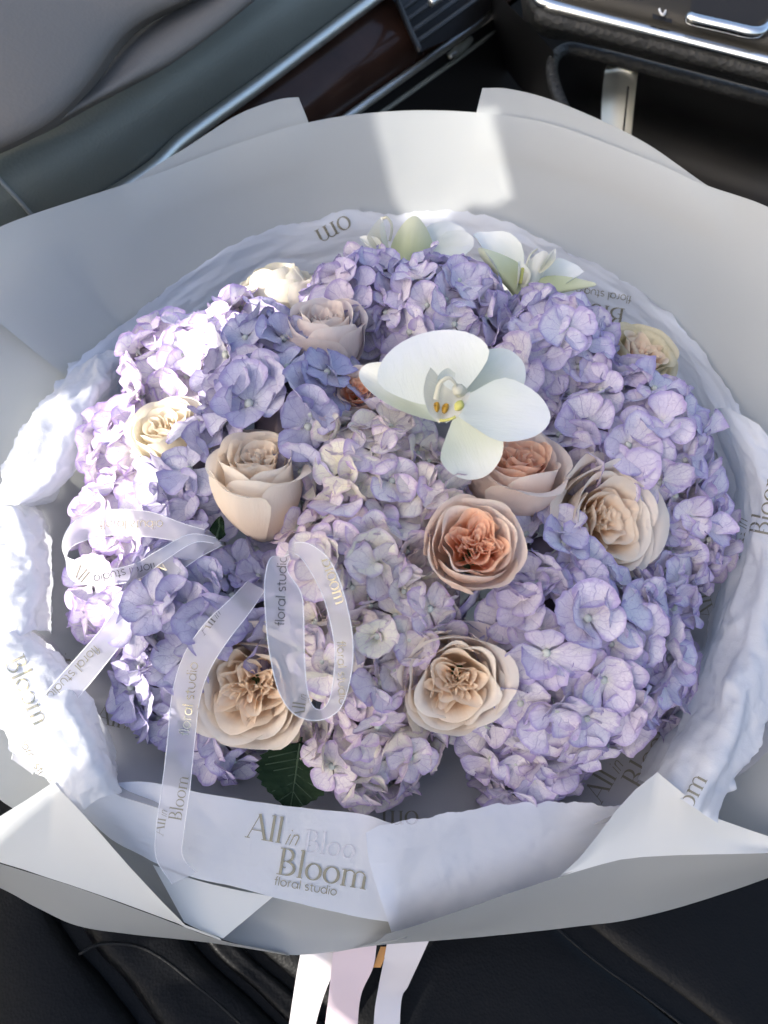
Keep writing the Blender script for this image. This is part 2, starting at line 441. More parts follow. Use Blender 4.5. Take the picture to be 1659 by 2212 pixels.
def filter_mat(name, a, stripes):  # added filters in the openings: dim the sun, stripe the back patch
    m, nt, out = new_mat(name); k = N(nt)
    t = k.n('ShaderNodeBsdfTransparent')
    if stripes:
        tc = k.n('ShaderNodeTexCoord').outputs['Object']; wv = k.n('ShaderNodeTexWave', bands_direction='DIAGONAL'); wv.inputs['Scale'].default_value = 60
        wv.inputs['Distortion'].default_value = .6; k.l(tc, wv.inputs['Vector'])
        k.l(k.mix(k.smooth(wv.outputs[1], .35, .65), (a * .82,) * 3, (a * 1.08,) * 3), t.inputs[0])
    else: t.inputs[0].default_value = (a, a, a, 1)
    k.l(t.outputs[0], out.inputs[0]); return m
def glow_sheet_mat():  # translucent so the added blocker glows as fill light from the left
    m, nt, out = new_mat('pale_fabric_sunshade'); k = N(nt)
    sheet_shader(k, out, (.55, .58, .60), .55, .8, .1, k.noise(300, 2, k.n('ShaderNodeTexCoord').outputs['Object']), .1, .001, tcol=(.60, .64, .68)); return m
M['shade'] = glow_sheet_mat()
M['glass'] = filter_mat('tinted_window_glass', .85, False); M['shade_glass'] = filter_mat('window_with_mesh_shade', .62, True)
add_sun_blocker()

# ------------------------------------------------------------------ passenger seat
seat = empty('passenger_seat', Matrix.Translation((0, 0, -.05)))
tag(seat, 'black leather car seat under the bouquet, with stitched seams', 'car seat')
def under(o, root):
    o.parent = root; o.matrix_parent_inverse = root.matrix_world.inverted(); return o
def seat_z(x, y):
    return .02 + .03 * math.exp(-((x + .30) / .12) ** 2) - .06 * max(0, abs(x) - .35)
def seat_grid():
    n, m = 70, 60; V = []
    for i in range(n):
        for j in range(m):
            x = -.6 + 1.2 * i / (n - 1); y = -.7 + 1.1 * j / (m - 1)
            V.append((x, y, seat_z(x, y) + .002 * fbm(Vector((x, y, 0)) * 6)))
    Fc = [(i * m + j, (i + 1) * m + j, (i + 1) * m + j + 1, i * m + j + 1) for i in range(n - 1) for j in range(m - 1)]
    return under(mesh_obj('cushion', V, Fc, M['leather']), seat)
seat_grid()
def on_seat(x, y, dz=.0):
    p = Wz(x, y, .03)
    for _ in range(3): p = Wz(x, y, seat_z(p.x, p.y) + dz)
    return p
def seat_panel(a, b, c, h):
    cur = [[on_seat(x, y, -.012) for x, y in a], [on_seat(x * .86 + u * .14, y * .86 + v * .14, h * .75) for (x, y), (u, v) in zip(a, b)], [on_seat(x, y, h) for x, y in b],
           [on_seat(x * .86 + u * .14, y * .86 + v * .14, h * .75) for (x, y), (u, v) in zip(c, b)], [on_seat(x, y, -.012) for x, y in c]]
    under(loft('seat_panel', cur, 40, 26, M['leather'], bump=.0012, bscale=16), seat)
seat_panel([(-260, 1880), (-240, 2050), (-200, 2150), (-150, 2330)], [(-60, 1900), (-20, 2050), (20, 2150), (90, 2330)], [(100, 1940), (170, 2045), (250, 2135), (390, 2330)], .016)
seat_panel([(140, 1930), (200, 2045), (280, 2135), (420, 2330)], [(250, 1940), (330, 2060), (420, 2150), (570, 2330)], [(360, 1950), (450, 2070), (545, 2155), (720, 2330)], .014)
seat_panel([(375, 1945), (468, 2065), (562, 2150), (740, 2330)], [(405, 1945), (500, 2060), (600, 2148), (780, 2330)], [(440, 1945), (530, 2055), (636, 2145), (830, 2330)], .008)
seat_panel([(450, 1940), (545, 2052), (650, 2142), (845, 2330)], [(780, 1940), (900, 2050), (1020, 2140), (1220, 2330)], [(1130, 1920), (1290, 2058), (1400, 2140), (1640, 2330)], .007)
seat_panel([(1150, 1905), (1308, 2044), (1420, 2126), (1665, 2310)], [(1400, 1850), (1560, 1980), (1660, 2080), (1860, 2240)], [(1700, 1800), (1860, 1930), (1960, 2000), (2100, 2160)], .007)
for pts in ([(170, 2062), (215, 2040), (290, 2042), (350, 2070), (420, 2125), (480, 2175), (560, 2250)], [(40, 1990), (75, 2050), (105, 2110), (122, 2170), (118, 2260)], [(1120, 1935), (1285, 2075), (1390, 2150), (1600, 2310)]):
    under(tube('stitched_seam', [on_seat(x, y, .013 if pts[0][0] < 1000 else .002) for x, y in pts], .0014, M['leather_seam'], seg=8), seat)

# ------------------------------------------------------------------ dashboard (left and behind)
def zc(pts, z):
    return [Wz(x, y, z) for x, y in pts]
dash = empty('dashboard', Matrix.Translation(Wz(500, 150, .1)))
tag(dash, 'dark grey car dashboard behind the bouquet with padded top, silver strips and air vent', 'dashboard')
PE = [(-220, 430), (0, 320), (90, 287), (200, 226), (330, 158), (400, 112), (470, 60), (545, 0), (640, -80)]
SE = [(-260, 440), (-60, 345), (60, 290), (128, 246), (180, 192), (214, 146), (240, 108), (278, 66), (330, 32), (400, -2), (520, -70)]
under(loft('padded_top', [zc([(x + 16, y + 6) for x, y in SE], .376), zc([(x + 4, y + 2) for x, y in SE], .388), zc([(x - 3, y - 4) for x, y in SE], .397), zc([(x - 30, y - 36) for x, y in SE], .408), zc([(x - 90, y - 110) for x, y in SE], .420),
     zc([(x - 160, y - 220) for x, y in SE], .43), zc([(x - 260, y - 360) for x, y in SE], .44)], 70, 36, M['pad'], bump=.0008, bscale=9), dash)
SL = [(-280, 420), (-120, 340), (30, 290), (110, 240), (180, 178), (240, 96), (330, 18), (400, -20), (520, -110)]
under(loft('padded_lip', [zc([(x + 1, y + 2) for x, y in PE], .34), zc([(x + 2, y + 3) for x, y in PE], .357), zc(PE, .371), zc([(a[0] * .6 + b[0] * .4, a[1] * .6 + b[1] * .4) for a, b in zip(PE, SL)], .381), zc(SL, .370)], 70, 24, M['pad']), dash)
def on_mesh(o, pts, lift=.001):
    bpy.context.view_layer.update(); mw = o.matrix_world.copy()
    b = BVHTree.FromPolygons([mw @ v.co for v in o.data.vertices], [tuple(p.vertices) for p in o.data.polygons])
    res = []
    for x, y in pts:
        r = ray(x, y).normalized(); h = b.ray_cast(C, r)
        if h[0] is not None: res.append(h[0] - r * lift)
    return res
S1 = [(-260, 690), (-60, 590), (150, 480), (320, 372), (400, 298), (560, 182), (680, 92), (800, 2), (930, -95)]
PT = [(x - 6, y - 10) for x, y in PE]
under(loft('side_panel', [zc(PT, .338), zc([(a[0] * .55 + b[0] * .45, a[1] * .55 + b[1] * .45) for a, b in zip(PT, S1)], .315), zc(S1, .24)], 60, 20, M['panel']), dash)
sp = [o for o in bpy.data.objects if o.name == 'side_panel'][0]
q = on_mesh(sp, [(-8, 380), (10, 400), (40, 432), (70, 466), (100, 500)])
under(tube('seam', q, .0022, M['strap'], seg=8), dash)
under(tube('trim_strip', zc(S1[2:], .252), .0085, M['chrome'], seg=12, n=60), dash)
S2 = [(480, 470), (640, 335), (780, 232), (900, 146), (1000, 76), (1070, 26), (1200, -70)]
under(loft('gloss_trim_panel', [zc([(x + 3, y + 8) for x, y in S1[2:]], .238), zc([(420, 420), (540, 330), (700, 210), (840, 110), (950, 35), (1000, 0), (1120, -85)], .205), zc(S2, .158)], 50, 16, M['wood']), dash)
under(tube('trim_strip', zc([(560, 400), (640, 335), (780, 232), (900, 146), (1000, 76), (1040, 46), (1056, 26), (1060, 0), (1052, -40)], .165), .0058, M['chrome'], seg=12, n=60), dash)
under(loft('lower_panel', [zc([(x + 4, y + 8) for x, y in S2], .155), zc([(x + 40, y + 60) for x, y in S2], .10), zc([(x + 120, y + 160) for x, y in S2], -.05)], 40, 10, M['dark']), dash)
under(tube('trim_edge', zc([(640, 380), (780, 275), (900, 190), (1010, 112), (1070, 62), (1085, 20), (1085, -40)], .135), .0035, M['panel'], seg=8), dash)
# air vent
vent = empty('air_vent', Matrix.Translation(Wz(960, 40, .2))); under(vent, dash)
vent.matrix_parent_inverse = Matrix.Identity(4); vent.location = Wz(960, 40, .2) - dash.location
bpy.context.view_layer.update()
under(loft('vent_recess', [zc([(905, 112), (1000, 70), (1062, 22)], .196), zc([(835, -30), (930, -95), (1060, -110)], .262)], 10, 8, M['dark']), vent)
under(tube('vent_frame', zc([(835, -40), (862, 10), (888, 70), (908, 112)], .245), .004, M['dark'], seg=8), vent)
for (x0, y0, x1, y1) in ((868, 20, 940, -32), (878, 44, 985, -32), (890, 68, 1020, -24), (899, 92, 1048, -14)):
    under(tube('slat', zc([(x0, y0), ((x0 + x1) / 2, (y0 + y1) / 2), (x1, y1)], .24), .0042, M['slat'], seg=8, flat=.5), vent)
under(tube('vent_tab', zc([(930, 6), (945, -4), (958, -12)], .255), .005, M['chrome'], seg=8), vent)
under(tube('latch', zc([(968, 122), (985, 112), (1003, 98), (1018, 84)], .15), lambda t: .004 + .003 * math.sin(math.pi * t), M['panel'], seg=10), dash)
under(tube('latch', zc([(972, 124), (978, 119), (985, 114)], .155), .003, M['chrome'], seg=8), dash)

# ------------------------------------------------------------------ centre console (right and behind)
con = empty('centre_console', Matrix.Translation(Wz(1420, 120, .1)))
tag(con, 'black centre console at upper right with bright silver strip and storage bin', 'console')
CH = [(1140, -60), (1160, -12), (1180, 8), (1240, 25), (1450, 78), (1659, 130), (1800, 166)]
under(loft('control_panel', [zc([(1110, -170), (1160, -190), (1300, -160), (1500, -110), (1659, -70), (1800, -30)], .36), zc([(1135, -80), (1165, -60), (1260, -25), (1450, 25), (1659, 80), (1800, 116)], .325), zc(CH, .303)], 40, 12, M['warm']), con)
under(tube('silver_strip', zc(CH, .304), lambda t: .0085, M['chrome_b'], seg=14, n=60, flat=.8), con)
under(loft('padded_face', [zc([(x - 2, y + 12) for x, y in CH], .298), zc([(1125, -20), (1150, 28), (1185, 48), (1250, 62), (1450, 112), (1659, 165), (1800, 200)], .285), zc([(1130, 40), (1160, 70), (1195, 86), (1250, 92), (1450, 142), (1659, 196), (1800, 232)], .25)], 50, 16, M['brown']), con)
under(tube('padded_rim', zc([(1165, 30), (1195, 44), (1250, 56), (1450, 106), (1659, 158), (1800, 195)], .29), .010, M['brown'], seg=12, n=60), con)
under(tube('bin_rim', zc([(1230, 260), (1205, 205), (1192, 155), (1200, 122), (1225, 106), (1265, 112), (1450, 160), (1659, 216), (1800, 252)], .235), .0075, M['brown'], seg=12, n=80), con)
under(loft('bin_wall', [zc([(1200, 130), (1225, 110), (1265, 116), (1450, 164), (1659, 220), (1800, 256)], .23), zc([(1215, 240), (1260, 235), (1330, 245), (1480, 290), (1659, 350), (1800, 380)], .05), zc([(1180, 420), (1260, 450), (1340, 480), (1480, 540), (1659, 600), (1800, 640)], -.05)], 40, 12, M['dark']), con)
under(loft('side_face', [zc([(1060, -60), (1090, 0), (1150, 60), (1195, 110)], .26), zc([(1040, 60), (1080, 130), (1150, 220), (1210, 260)], .05)], 14, 10, M['dark']), con)
under(loft('floor_panel', [zc([(1480, 305), (1560, 318), (1800, 330)], .03), zc([(1500, 400), (1600, 450), (1800, 480)], -.02)], 12, 8, M['panel']), con)
under(loft('grip', [zc([(1312, 138), (1340, 136), (1368, 146), (1378, 156)], .215), zc([(1306, 156), (1335, 152), (1362, 160), (1376, 172)], .212), zc([(1300, 210), (1328, 208), (1356, 216), (1370, 226)], .17), zc([(1298, 300), (1326, 304), (1350, 308), (1362, 310)], .12)], 12, 16, M['chrome']), con)
under(tube('grip_seam', zc([(1360, 160), (1354, 216), (1346, 290)], .19), .0012, M['dark'], seg=6), con)
b = loft('button', [zc([(1408, -30), (1450, -20)], .334), zc([(1410, 40), (1452, 50)], .318)], 6, 6, M['dark']); under(b, con)
under(tube('icon', zc([(1428, 30), (1424, 18), (1431, 12), (1438, 18), (1434, 32), (1428, 30)], .324), .0014, M['white_print'], seg=6), con)
under(loft('display', [zc([(1495, -40), (1700, 10)], .345), zc([(1490, 40), (1640, 76), (1700, 80)], .325)], 10, 6, M['dark']), con)
under(tube('silver_edge', zc([(1488, 36), (1500, 42), (1570, 58), (1625, 70), (1650, 64), (1668, 40)], .33), .006, M['chrome_b'], seg=12, n=32), con)

# ------------------------------------------------------------------ wrapping paper
RIM = {90: (.339, .369), 120: (.345, .378), 153: (.352, .388), 180: (.375, .372), 200: (.385, .330), 220: (.365, .262), 240: (.325, .225), 270: (.275, .175),
       300: (.325, .225), 320: (.365, .262), 340: (.385, .330), 360: (.375, .372), 388: (.352, .388), 420: (.345, .378)}
def cyl(th, r, z):
    return Vector((BX + r * math.cos(R(th)), BY + r * math.sin(R(th)), z))
RIMD = [(-150, 575), (0, 490), (170, 430), (330, 379), (480, 322), (620, 276), (720, 254), (810, 243), (920, 238), (1050, 245), (1200, 271), (1400, 345), (1520, 398), (1659, 447), (1800, 530)]
top = [Wcone(x, y) for x, y in RIMD] + [cyl(a, r, z) for a, r, z in ((14, .366, .376), (0, .374, .37), (-12, .38, .355))]
# back sheet: the tall wall behind the flowers
def ang(p): return math.degrees(math.atan2(p.y - BY, p.x - BX))
def ring(top, r, z): return [cyl(ang(p), r, z) for p in top]
sh = loft('wrapping_sheet', [top, [p.lerp(cyl(ang(p), .24, .235), .5) + Vector((0, 0, -.004)) for p in top], ring(top, .235, .23), ring(top, .10, .10), ring(top, .045, .02)], 110, 40, M['paper'], bump=.002, bscale=6)
tag(sh, 'large matte white wrapping sheet standing tall behind the flowers, sun patch on it', 'wrapping paper')
# side sheets out to the left and the right
def side(angles, label, push=0.0):
    tp = [cyl(a, RIM[a][0] + push, RIM[a][1]) for a in angles]
    o = loft('wrapping_sheet', [tp, [p.lerp(cyl(a, .235 + push, .215), .5) + Vector((0, 0, .006)) for p, a in zip(tp, angles)], [cyl(a, .23 + push, .21) for a in angles], [cyl(a, .10, .09) for a in angles], [cyl(a, .047, .02) for a in angles]], 70, 34, M['paper'], bump=.0018, bscale=8, seed=len(label))
    return tag(o, label, 'wrapping paper')
RIM[165] = (.366, .376); RIM[375] = (.366, .376)
RIM[150] = (.352, .370); RIM[390] = (.352, .370); RIM[232] = (.335, .225); RIM[308] = (.335, .225)
side([150, 165, 180, 200, 220, 232], 'white wrapping sheet at the left edge behind the crumpled tissue')
side([308, 320, 340, 360, 375, 390], 'white wrapping sheet at the right edge outside the tissue roll', .016)
def cone_l(pts, off): return [Wcone(x, y, off) for x, y in pts]
fl_t = [(280, 398), (330, 362), (400, 320), (500, 255), (560, 228), (610, 213), (645, 210)]
fl_b = [(280, 420), (330, 396), (410, 362), (500, 330), (560, 312), (620, 296), (672, 285)]
o = loft('wrapping_sheet', [cone_l(fl_t, .012), cone_l(fl_b, .010), cone_l([(x, y + 70) for x, y in fl_b], .008)], 40, 16, M['paper'])
tag(o, 'pale blue-white paper flap peeking out above the rim at upper left', 'wrapping paper')
fr_t = [(1042, 190), (1100, 192), (1190, 215), (1310, 265), (1400, 312), (1470, 360), (1530, 402), (1580, 428)]
fr_b = [(1026, 262), (1100, 266), (1190, 286), (1310, 324), (1400, 360), (1470, 396), (1530, 420), (1580, 440)]
o = loft('wrapping_sheet', [cone_l(fr_t, .012), cone_l(fr_b, .010), cone_l([(x, y + 70) for x, y in fr_b], .008)], 40, 16, M['paper'])
tag(o, 'white paper flap rising above the rim at upper right', 'wrapping paper')

def z3(pts): return [Wz(x, y, z) for x, y, z in pts]
# folded front edges
e1 = [(835, 2017, .236), (920, 1993, .243), (1000, 1966, .25), (1100, 1930, .256), (1210, 1893, .260), (1330, 1858, .262), (1430, 1848, .263), (1659, 1843, .266), (1780, 1846, .268)]
em = [(800, 2040, .200), (900, 2016, .207), (1000, 2000, .212), (1120, 1968, .218), (1240, 1942, .222), (1350, 1918, .226), (1450, 1902, .23), (1659, 1868, .24), (1780, 1852, .245)]
e2 = [(700, 2061, .185), (829, 2042, .182), (960, 2032, .178), (1120, 2016, .175), (1240, 2002, .175), (1350, 1988, .175), (1470, 1960, .178), (1659, 1898, .19), (1780, 1850, .2)]
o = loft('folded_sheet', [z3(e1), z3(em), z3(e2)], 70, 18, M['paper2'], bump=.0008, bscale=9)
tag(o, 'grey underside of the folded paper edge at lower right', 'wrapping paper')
ft = [(1212, 1890, .262), (1250, 1855, .272), (1290, 1806, .282), (1330, 1752, .295), (1372, 1706, .304), (1420, 1668, .31), (1475, 1713, .302), (1545, 1766, .283), (1620, 1793, .274), (1659, 1806, .272), (1780, 1820, .27)]
fb = [(1205, 1896, .2605), (1235, 1886, .2615), (1265, 1877, .262), (1300, 1867, .263), (1340, 1857, .2635), (1390, 1851, .264), (1470, 1847, .2645), (1560, 1845, .266), (1620, 1844, .267), (1659, 1843, .268), (1780, 1846, .27)]
fm = [((a[0] + b[0]) / 2, (a[1] + b[1]) / 2 + 4, (a[2] + b[2]) / 2 - .004) for a, b in zip(ft, fb)]
def polyloft(name, A, B, Cc, n, m, mat, bump=.0006, bs=9, seed=0.0):
    """loft with straight segments between control points"""
    def dens(L):
        out = []
        for i in range(len(L) - 1):
            k = n
            for t in range(k): out.append(L[i].lerp(L[i + 1], t / k))
        out.append(L[-1]); return out
    a, b, c = dens(A), dens(B), dens(Cc)
    nu = len(a); V, UV = [], []
    for i in range(nu):
        for j, p in enumerate(spline([a[i], b[i], c[i]], m)):
            V.append(p + Vector((0, 0, 1)) * bump * fbm((p + Vector((seed, seed, 0))) * bs)); UV.append((i / (nu - 1), j / (m - 1)))
    Fc = [(i * m + j, (i + 1) * m + j, (i + 1) * m + j + 1, i * m + j + 1) for i in range(nu - 1) for j in range(m - 1)]
    return mesh_obj(name, V, Fc, mat, None, UV)
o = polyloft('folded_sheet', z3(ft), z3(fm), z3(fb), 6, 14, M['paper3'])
tag(o, 'pointed white paper flap folded up at lower right over the tissue', 'wrapping paper')
lt = [(-120, 1815, .268), (0, 1763, .278), (60, 1726, .284), (115, 1690, .29), (160, 1738, .284), (210, 1793, .275), (280, 1873, .258), (350, 1948, .240), (400, 1998, .228), (475, 2026, .214)]
lb = [(-120, 1826, .255), (0, 1863, .245), (50, 1878, .243), (100, 1895, .24), (150, 1911, .237), (200, 1928, .234), (260, 1949, .230), (325, 1973, .224), (400, 2001, .217), (478, 2029, .212)]
lm = [((a[0] + b[0]) / 2, (a[1] + b[1]) / 2 + 4, (a[2] + b[2]) / 2 - .003) for a, b in zip(lt, lb)]
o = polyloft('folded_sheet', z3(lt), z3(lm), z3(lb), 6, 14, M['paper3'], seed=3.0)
tag(o, 'pointed white paper flap folded at lower left below the crumpled tissue', 'wrapping paper')
ob = [(-120, 1870, .20), (0, 1918, .19), (80, 1960, .185), (170, 2000, .18), (300, 2020, .178), (425, 2033, .178), (520, 2046, .18), (625, 2063, .182)]
lb2 = [(-120, 1828, .254), (0, 1865, .244), (100, 1897, .239), (200, 1930, .233), (325, 1975, .223), (400, 2003, .216), (478, 2031, .210), (625, 2062, .19)]
lbm = [((a[0] + b[0]) / 2, (a[1] + b[1]) / 2 + 2, (a[2] + b[2]) / 2) for a, b in zip(lb2, ob)]
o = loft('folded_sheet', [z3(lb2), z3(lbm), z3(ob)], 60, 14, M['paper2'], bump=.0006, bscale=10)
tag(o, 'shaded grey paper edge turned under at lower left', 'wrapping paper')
im_t = [(150, 1735, .245), (220, 1785, .235), (300, 1830, .225), (410, 1870, .225), (500, 1890, .223), (590, 1915, .22), (760, 1955, .215), (880, 1975, .215)]
im_m = [(130, 1760, .240), (210, 1830, .226), (320, 1915, .213), (430, 1950, .205), (520, 1970, .2), (620, 2000, .195), (760, 2015, .195), (880, 2005, .2)]
im_b = [(110, 1780, .235), (230, 1880, .218), (385, 1985, .205), (480, 2029, .204), (560, 2049, .196), (640, 2063, .188), (760, 2050, .192), (880, 2026, .2)]
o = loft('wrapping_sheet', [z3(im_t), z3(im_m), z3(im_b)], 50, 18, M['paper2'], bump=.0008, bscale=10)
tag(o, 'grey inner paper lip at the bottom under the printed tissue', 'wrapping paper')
lt_t = [(330, 1868, .232), (420, 1900, .231), (500, 1920, .229), (590, 1937, .226)]
lt_b = [(398, 1992, .222), (430, 2008, .219), (462, 2020, .215), (482, 2027, .2125)]
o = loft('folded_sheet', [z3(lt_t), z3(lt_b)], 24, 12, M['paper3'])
tag(o, 'small light paper triangle between tissue and paper lip, bottom left', 'wrapping paper')

# ------------------------------------------------------------------ tissue paper
TS = {}
def fr_(a): return max(0.0, min(1.0, (-math.sin(R(a)) - .78) / .18))
def tis(key, curves, nu, nv, label, bump=.0022, bs=34, mat='tissue', ridge=True, seed=0, rag=0.0, fold=None):
    o = loft('tissue_sheet', curves, nu, nv, M[mat], bump=bump, bscale=bs, ridge=ridge, seed=seed, rag=rag, fold=fold)
    TS[key] = tag(o, label, 'tissue paper'); return o
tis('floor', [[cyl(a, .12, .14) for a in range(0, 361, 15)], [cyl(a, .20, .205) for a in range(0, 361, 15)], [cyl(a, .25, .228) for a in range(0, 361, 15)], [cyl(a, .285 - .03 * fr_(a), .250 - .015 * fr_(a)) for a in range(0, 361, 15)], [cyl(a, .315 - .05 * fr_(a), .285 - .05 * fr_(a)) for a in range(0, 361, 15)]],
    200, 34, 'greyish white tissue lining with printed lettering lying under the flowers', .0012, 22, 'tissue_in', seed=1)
bt = [(60, 930), (150, 800), (260, 705), (380, 610), (490, 532), (600, 492), (700, 470), (760, 452), (840, 464), (960, 456), (1090, 478), (1180, 520), (1300, 580), (1400, 640), (1500, 735), (1580, 850), (1640, 960), (1700, 1090)]
btop = [Wcone(x, y, -.012) for x, y in bt]
tis('back', [btop, [p.lerp(cyl(ang(p), .262, .262), .5) for p in btop], [cyl(ang(p), .262, .262) for p in btop]], 220, 40, 'lavender-white tissue sheet lining the tall back paper behind the orchids', .0028, 60, ridge=2, fold=(22, 4), seed=2, rag=.003)
ri = [(1555, 880, .318), (1600, 980, .312), (1618, 1080, .308), (1618, 1170, .304), (1600, 1250, .300), (1575, 1350, .296), (1545, 1450, .293), (1500, 1560, .29), (1425, 1685, .287)]
rlo = [(1530, 900, .25), (1565, 990, .246), (1580, 1080, .244), (1580, 1170, .242), (1560, 1250, .240), (1530, 1350, .238), (1490, 1450, .235), (1440, 1560, .232), (1370, 1690, .23)]
rm = [(1610, 900, .335), (1650, 990, .33), (1665, 1080, .327), (1668, 1170, .324), (1655, 1270, .322), (1630, 1380, .320), (1600, 1480, .316), (1560, 1590, .31), (1485, 1735, .302)]
ro = [(1650, 930, .335), (1700, 1010, .325), (1730, 1100, .32), (1735, 1200, .317), (1725, 1310, .315), (1705, 1420, .31), (1670, 1530, .302), (1625, 1640, .292), (1545, 1775, .28)]
tis('right', [z3(rlo), z3(ri), z3(rm), z3(ro)], 170, 50, 'bluish white crumpled tissue roll along the right side of the flowers', .0036, 85, ridge=2, rag=.005, fold=(11, 9), mat='tissue_c', seed=3)
f1 = [(165, 1735, .262), (195, 1708, .268), (235, 1693, .27), (320, 1690, .272), (410, 1708, .272), (550, 1730, .272), (655, 1745, .271), (780, 1760, .27), (850, 1780, .268)]
f0 = [(x + 8, y + 14, z - .03) for x, y, z in f1]
fmid = [(160, 1742, .262), (205, 1750, .262), (255, 1752, .262), (330, 1765, .260), (420, 1790, .257), (550, 1815, .255), (660, 1838, .253), (780, 1858, .250), (855, 1876, .247)]
f3 = [(170, 1752, .258), (240, 1813, .246), (290, 1840, .242), (350, 1870, .238), (420, 1896, .236), (500, 1914, .234), (600, 1940, .23), (760, 1978, .222), (860, 1992, .218)]
tis('front_left', [z3(f1), z3(fmid), z3(f3)], 150, 44, 'smooth white tissue collar with gold-grey shop lettering at the front', .0009, 75, ridge=2, fold=(9, 3), seed=4)
g1 = [(790, 1795, .279), (829, 1780, .28), (905, 1768, .28), (980, 1752, .28), (1055, 1740, .28), (1210, 1733, .268), (1330, 1738, .262), (1450, 1735, .255)]
g0 = [(x + 6, y + 14, z - .03) for x, y, z in g1]
gm = [(800, 1868, .254), (840, 1872, .252), (920, 1862, .252), (1000, 1846, .252), (1080, 1832, .252), (1200, 1812, .250), (1320, 1800, .246), (1450, 1790, .242)]
g3 = [(846, 2014, .216), (880, 2010, .212), (930, 2000, .214), (1000, 1978, .220), (1090, 1946, .23), (1210, 1925, .234), (1320, 1890, .236), (1460, 1870, .238)]
tis('front_right', [z3(g1), z3(gm), z3(g3)], 150, 44, 'bluish white plain tissue piece overlapping the printed collar at the front',   .0011, 75, ridge=2, fold=(9, 4), seed=5, rag=.002)
la_i = [(262, 768, .300), (240, 800, .306), (215, 850, .318), (175, 935, .314), (140, 1010, .312), (95, 1060, .312), (45, 1092, .312)]
la_m = [(230, 752, 0.300), (185, 800, 0.312), (140, 870, 0.328), (95, 950, 0.322), (65, 1020, 0.318), (35, 1060, 0.315), (5, 1095, 0.312)]
la_o = [(190, 760, 0.294), (125, 830, 0.314), (60, 920, 0.322), (20, 1000, 0.316), (-10, 1060, 0.312), (-30, 1090, 0.309), (-60, 1115, 0.306)]
la_l = [(280, 790, .268), (265, 825, .268), (245, 870, .266), (205, 950, .264), (165, 1020, .262), (120, 1080, .26), (60, 1110, .262)]
tis('left_top', [z3(la_l), z3(la_i), z3(la_m), z3(la_o)], 130, 50, 'glossy white tissue twist at the left, bright in the sun', .0034, 105, rag=.005, fold=(8, 8), mat='tissue_c', ridge=2, seed=6)
lb_l = [(70, 1085, .265), (105, 1140, .262), (112, 1220, .26), (105, 1310, .258), (110, 1370, .258)]
lb_i = [(30, 1085, .305), (72, 1125, .305), (86, 1200, .305), (82, 1290, .303), (78, 1360, .303)]
lb_m = [(-10, 1085, 0.312), (25, 1130, 0.315), (35, 1210, 0.315), (30, 1300, 0.315), (25, 1380, 0.312)]
lb_o = [(-80, 1085, 0.309), (-60, 1140, 0.309), (-50, 1220, 0.309), (-50, 1310, 0.309), (-60, 1400, 0.306)]
tis('left_mid', [z3(lb_l), z3(lb_i), z3(lb_m), z3(lb_o)], 110, 50, 'crumpled sunlit tissue at the far left beside the ribbon loop', .0034, 105, rag=.005, fold=(8, 8), mat='tissue_c', ridge=2, seed=7)
lc_l = [(80, 1380, .255), (150, 1440, .252), (205, 1520, .25), (240, 1600, .246), (262, 1700, .24), (270, 1740, .235)]
lc_i = [(40, 1362, .306), (125, 1428, .304), (175, 1508, .302), (210, 1592, .298), (236, 1680, .288), (248, 1715, .278)]
lc_m = [(-10, 1375, 0.315), (60, 1440, 0.315), (110, 1530, 0.315), (150, 1610, 0.308), (185, 1690, 0.295), (205, 1730, 0.282)]
lc_o = [(-90, 1400, 0.309), (-40, 1480, 0.309), (0, 1560, 0.306), (50, 1640, 0.296), (120, 1715, 0.282), (165, 1760, 0.259)]
tis('left_low', [z3(lc_l), z3(lc_i), z3(lc_m), z3(lc_o)], 130, 56, 'crumpled white tissue at lower left under the end of the ribbon', .0034, 105, rag=.005, fold=(8, 8), mat='tissue_c', ridge=2, seed=8)

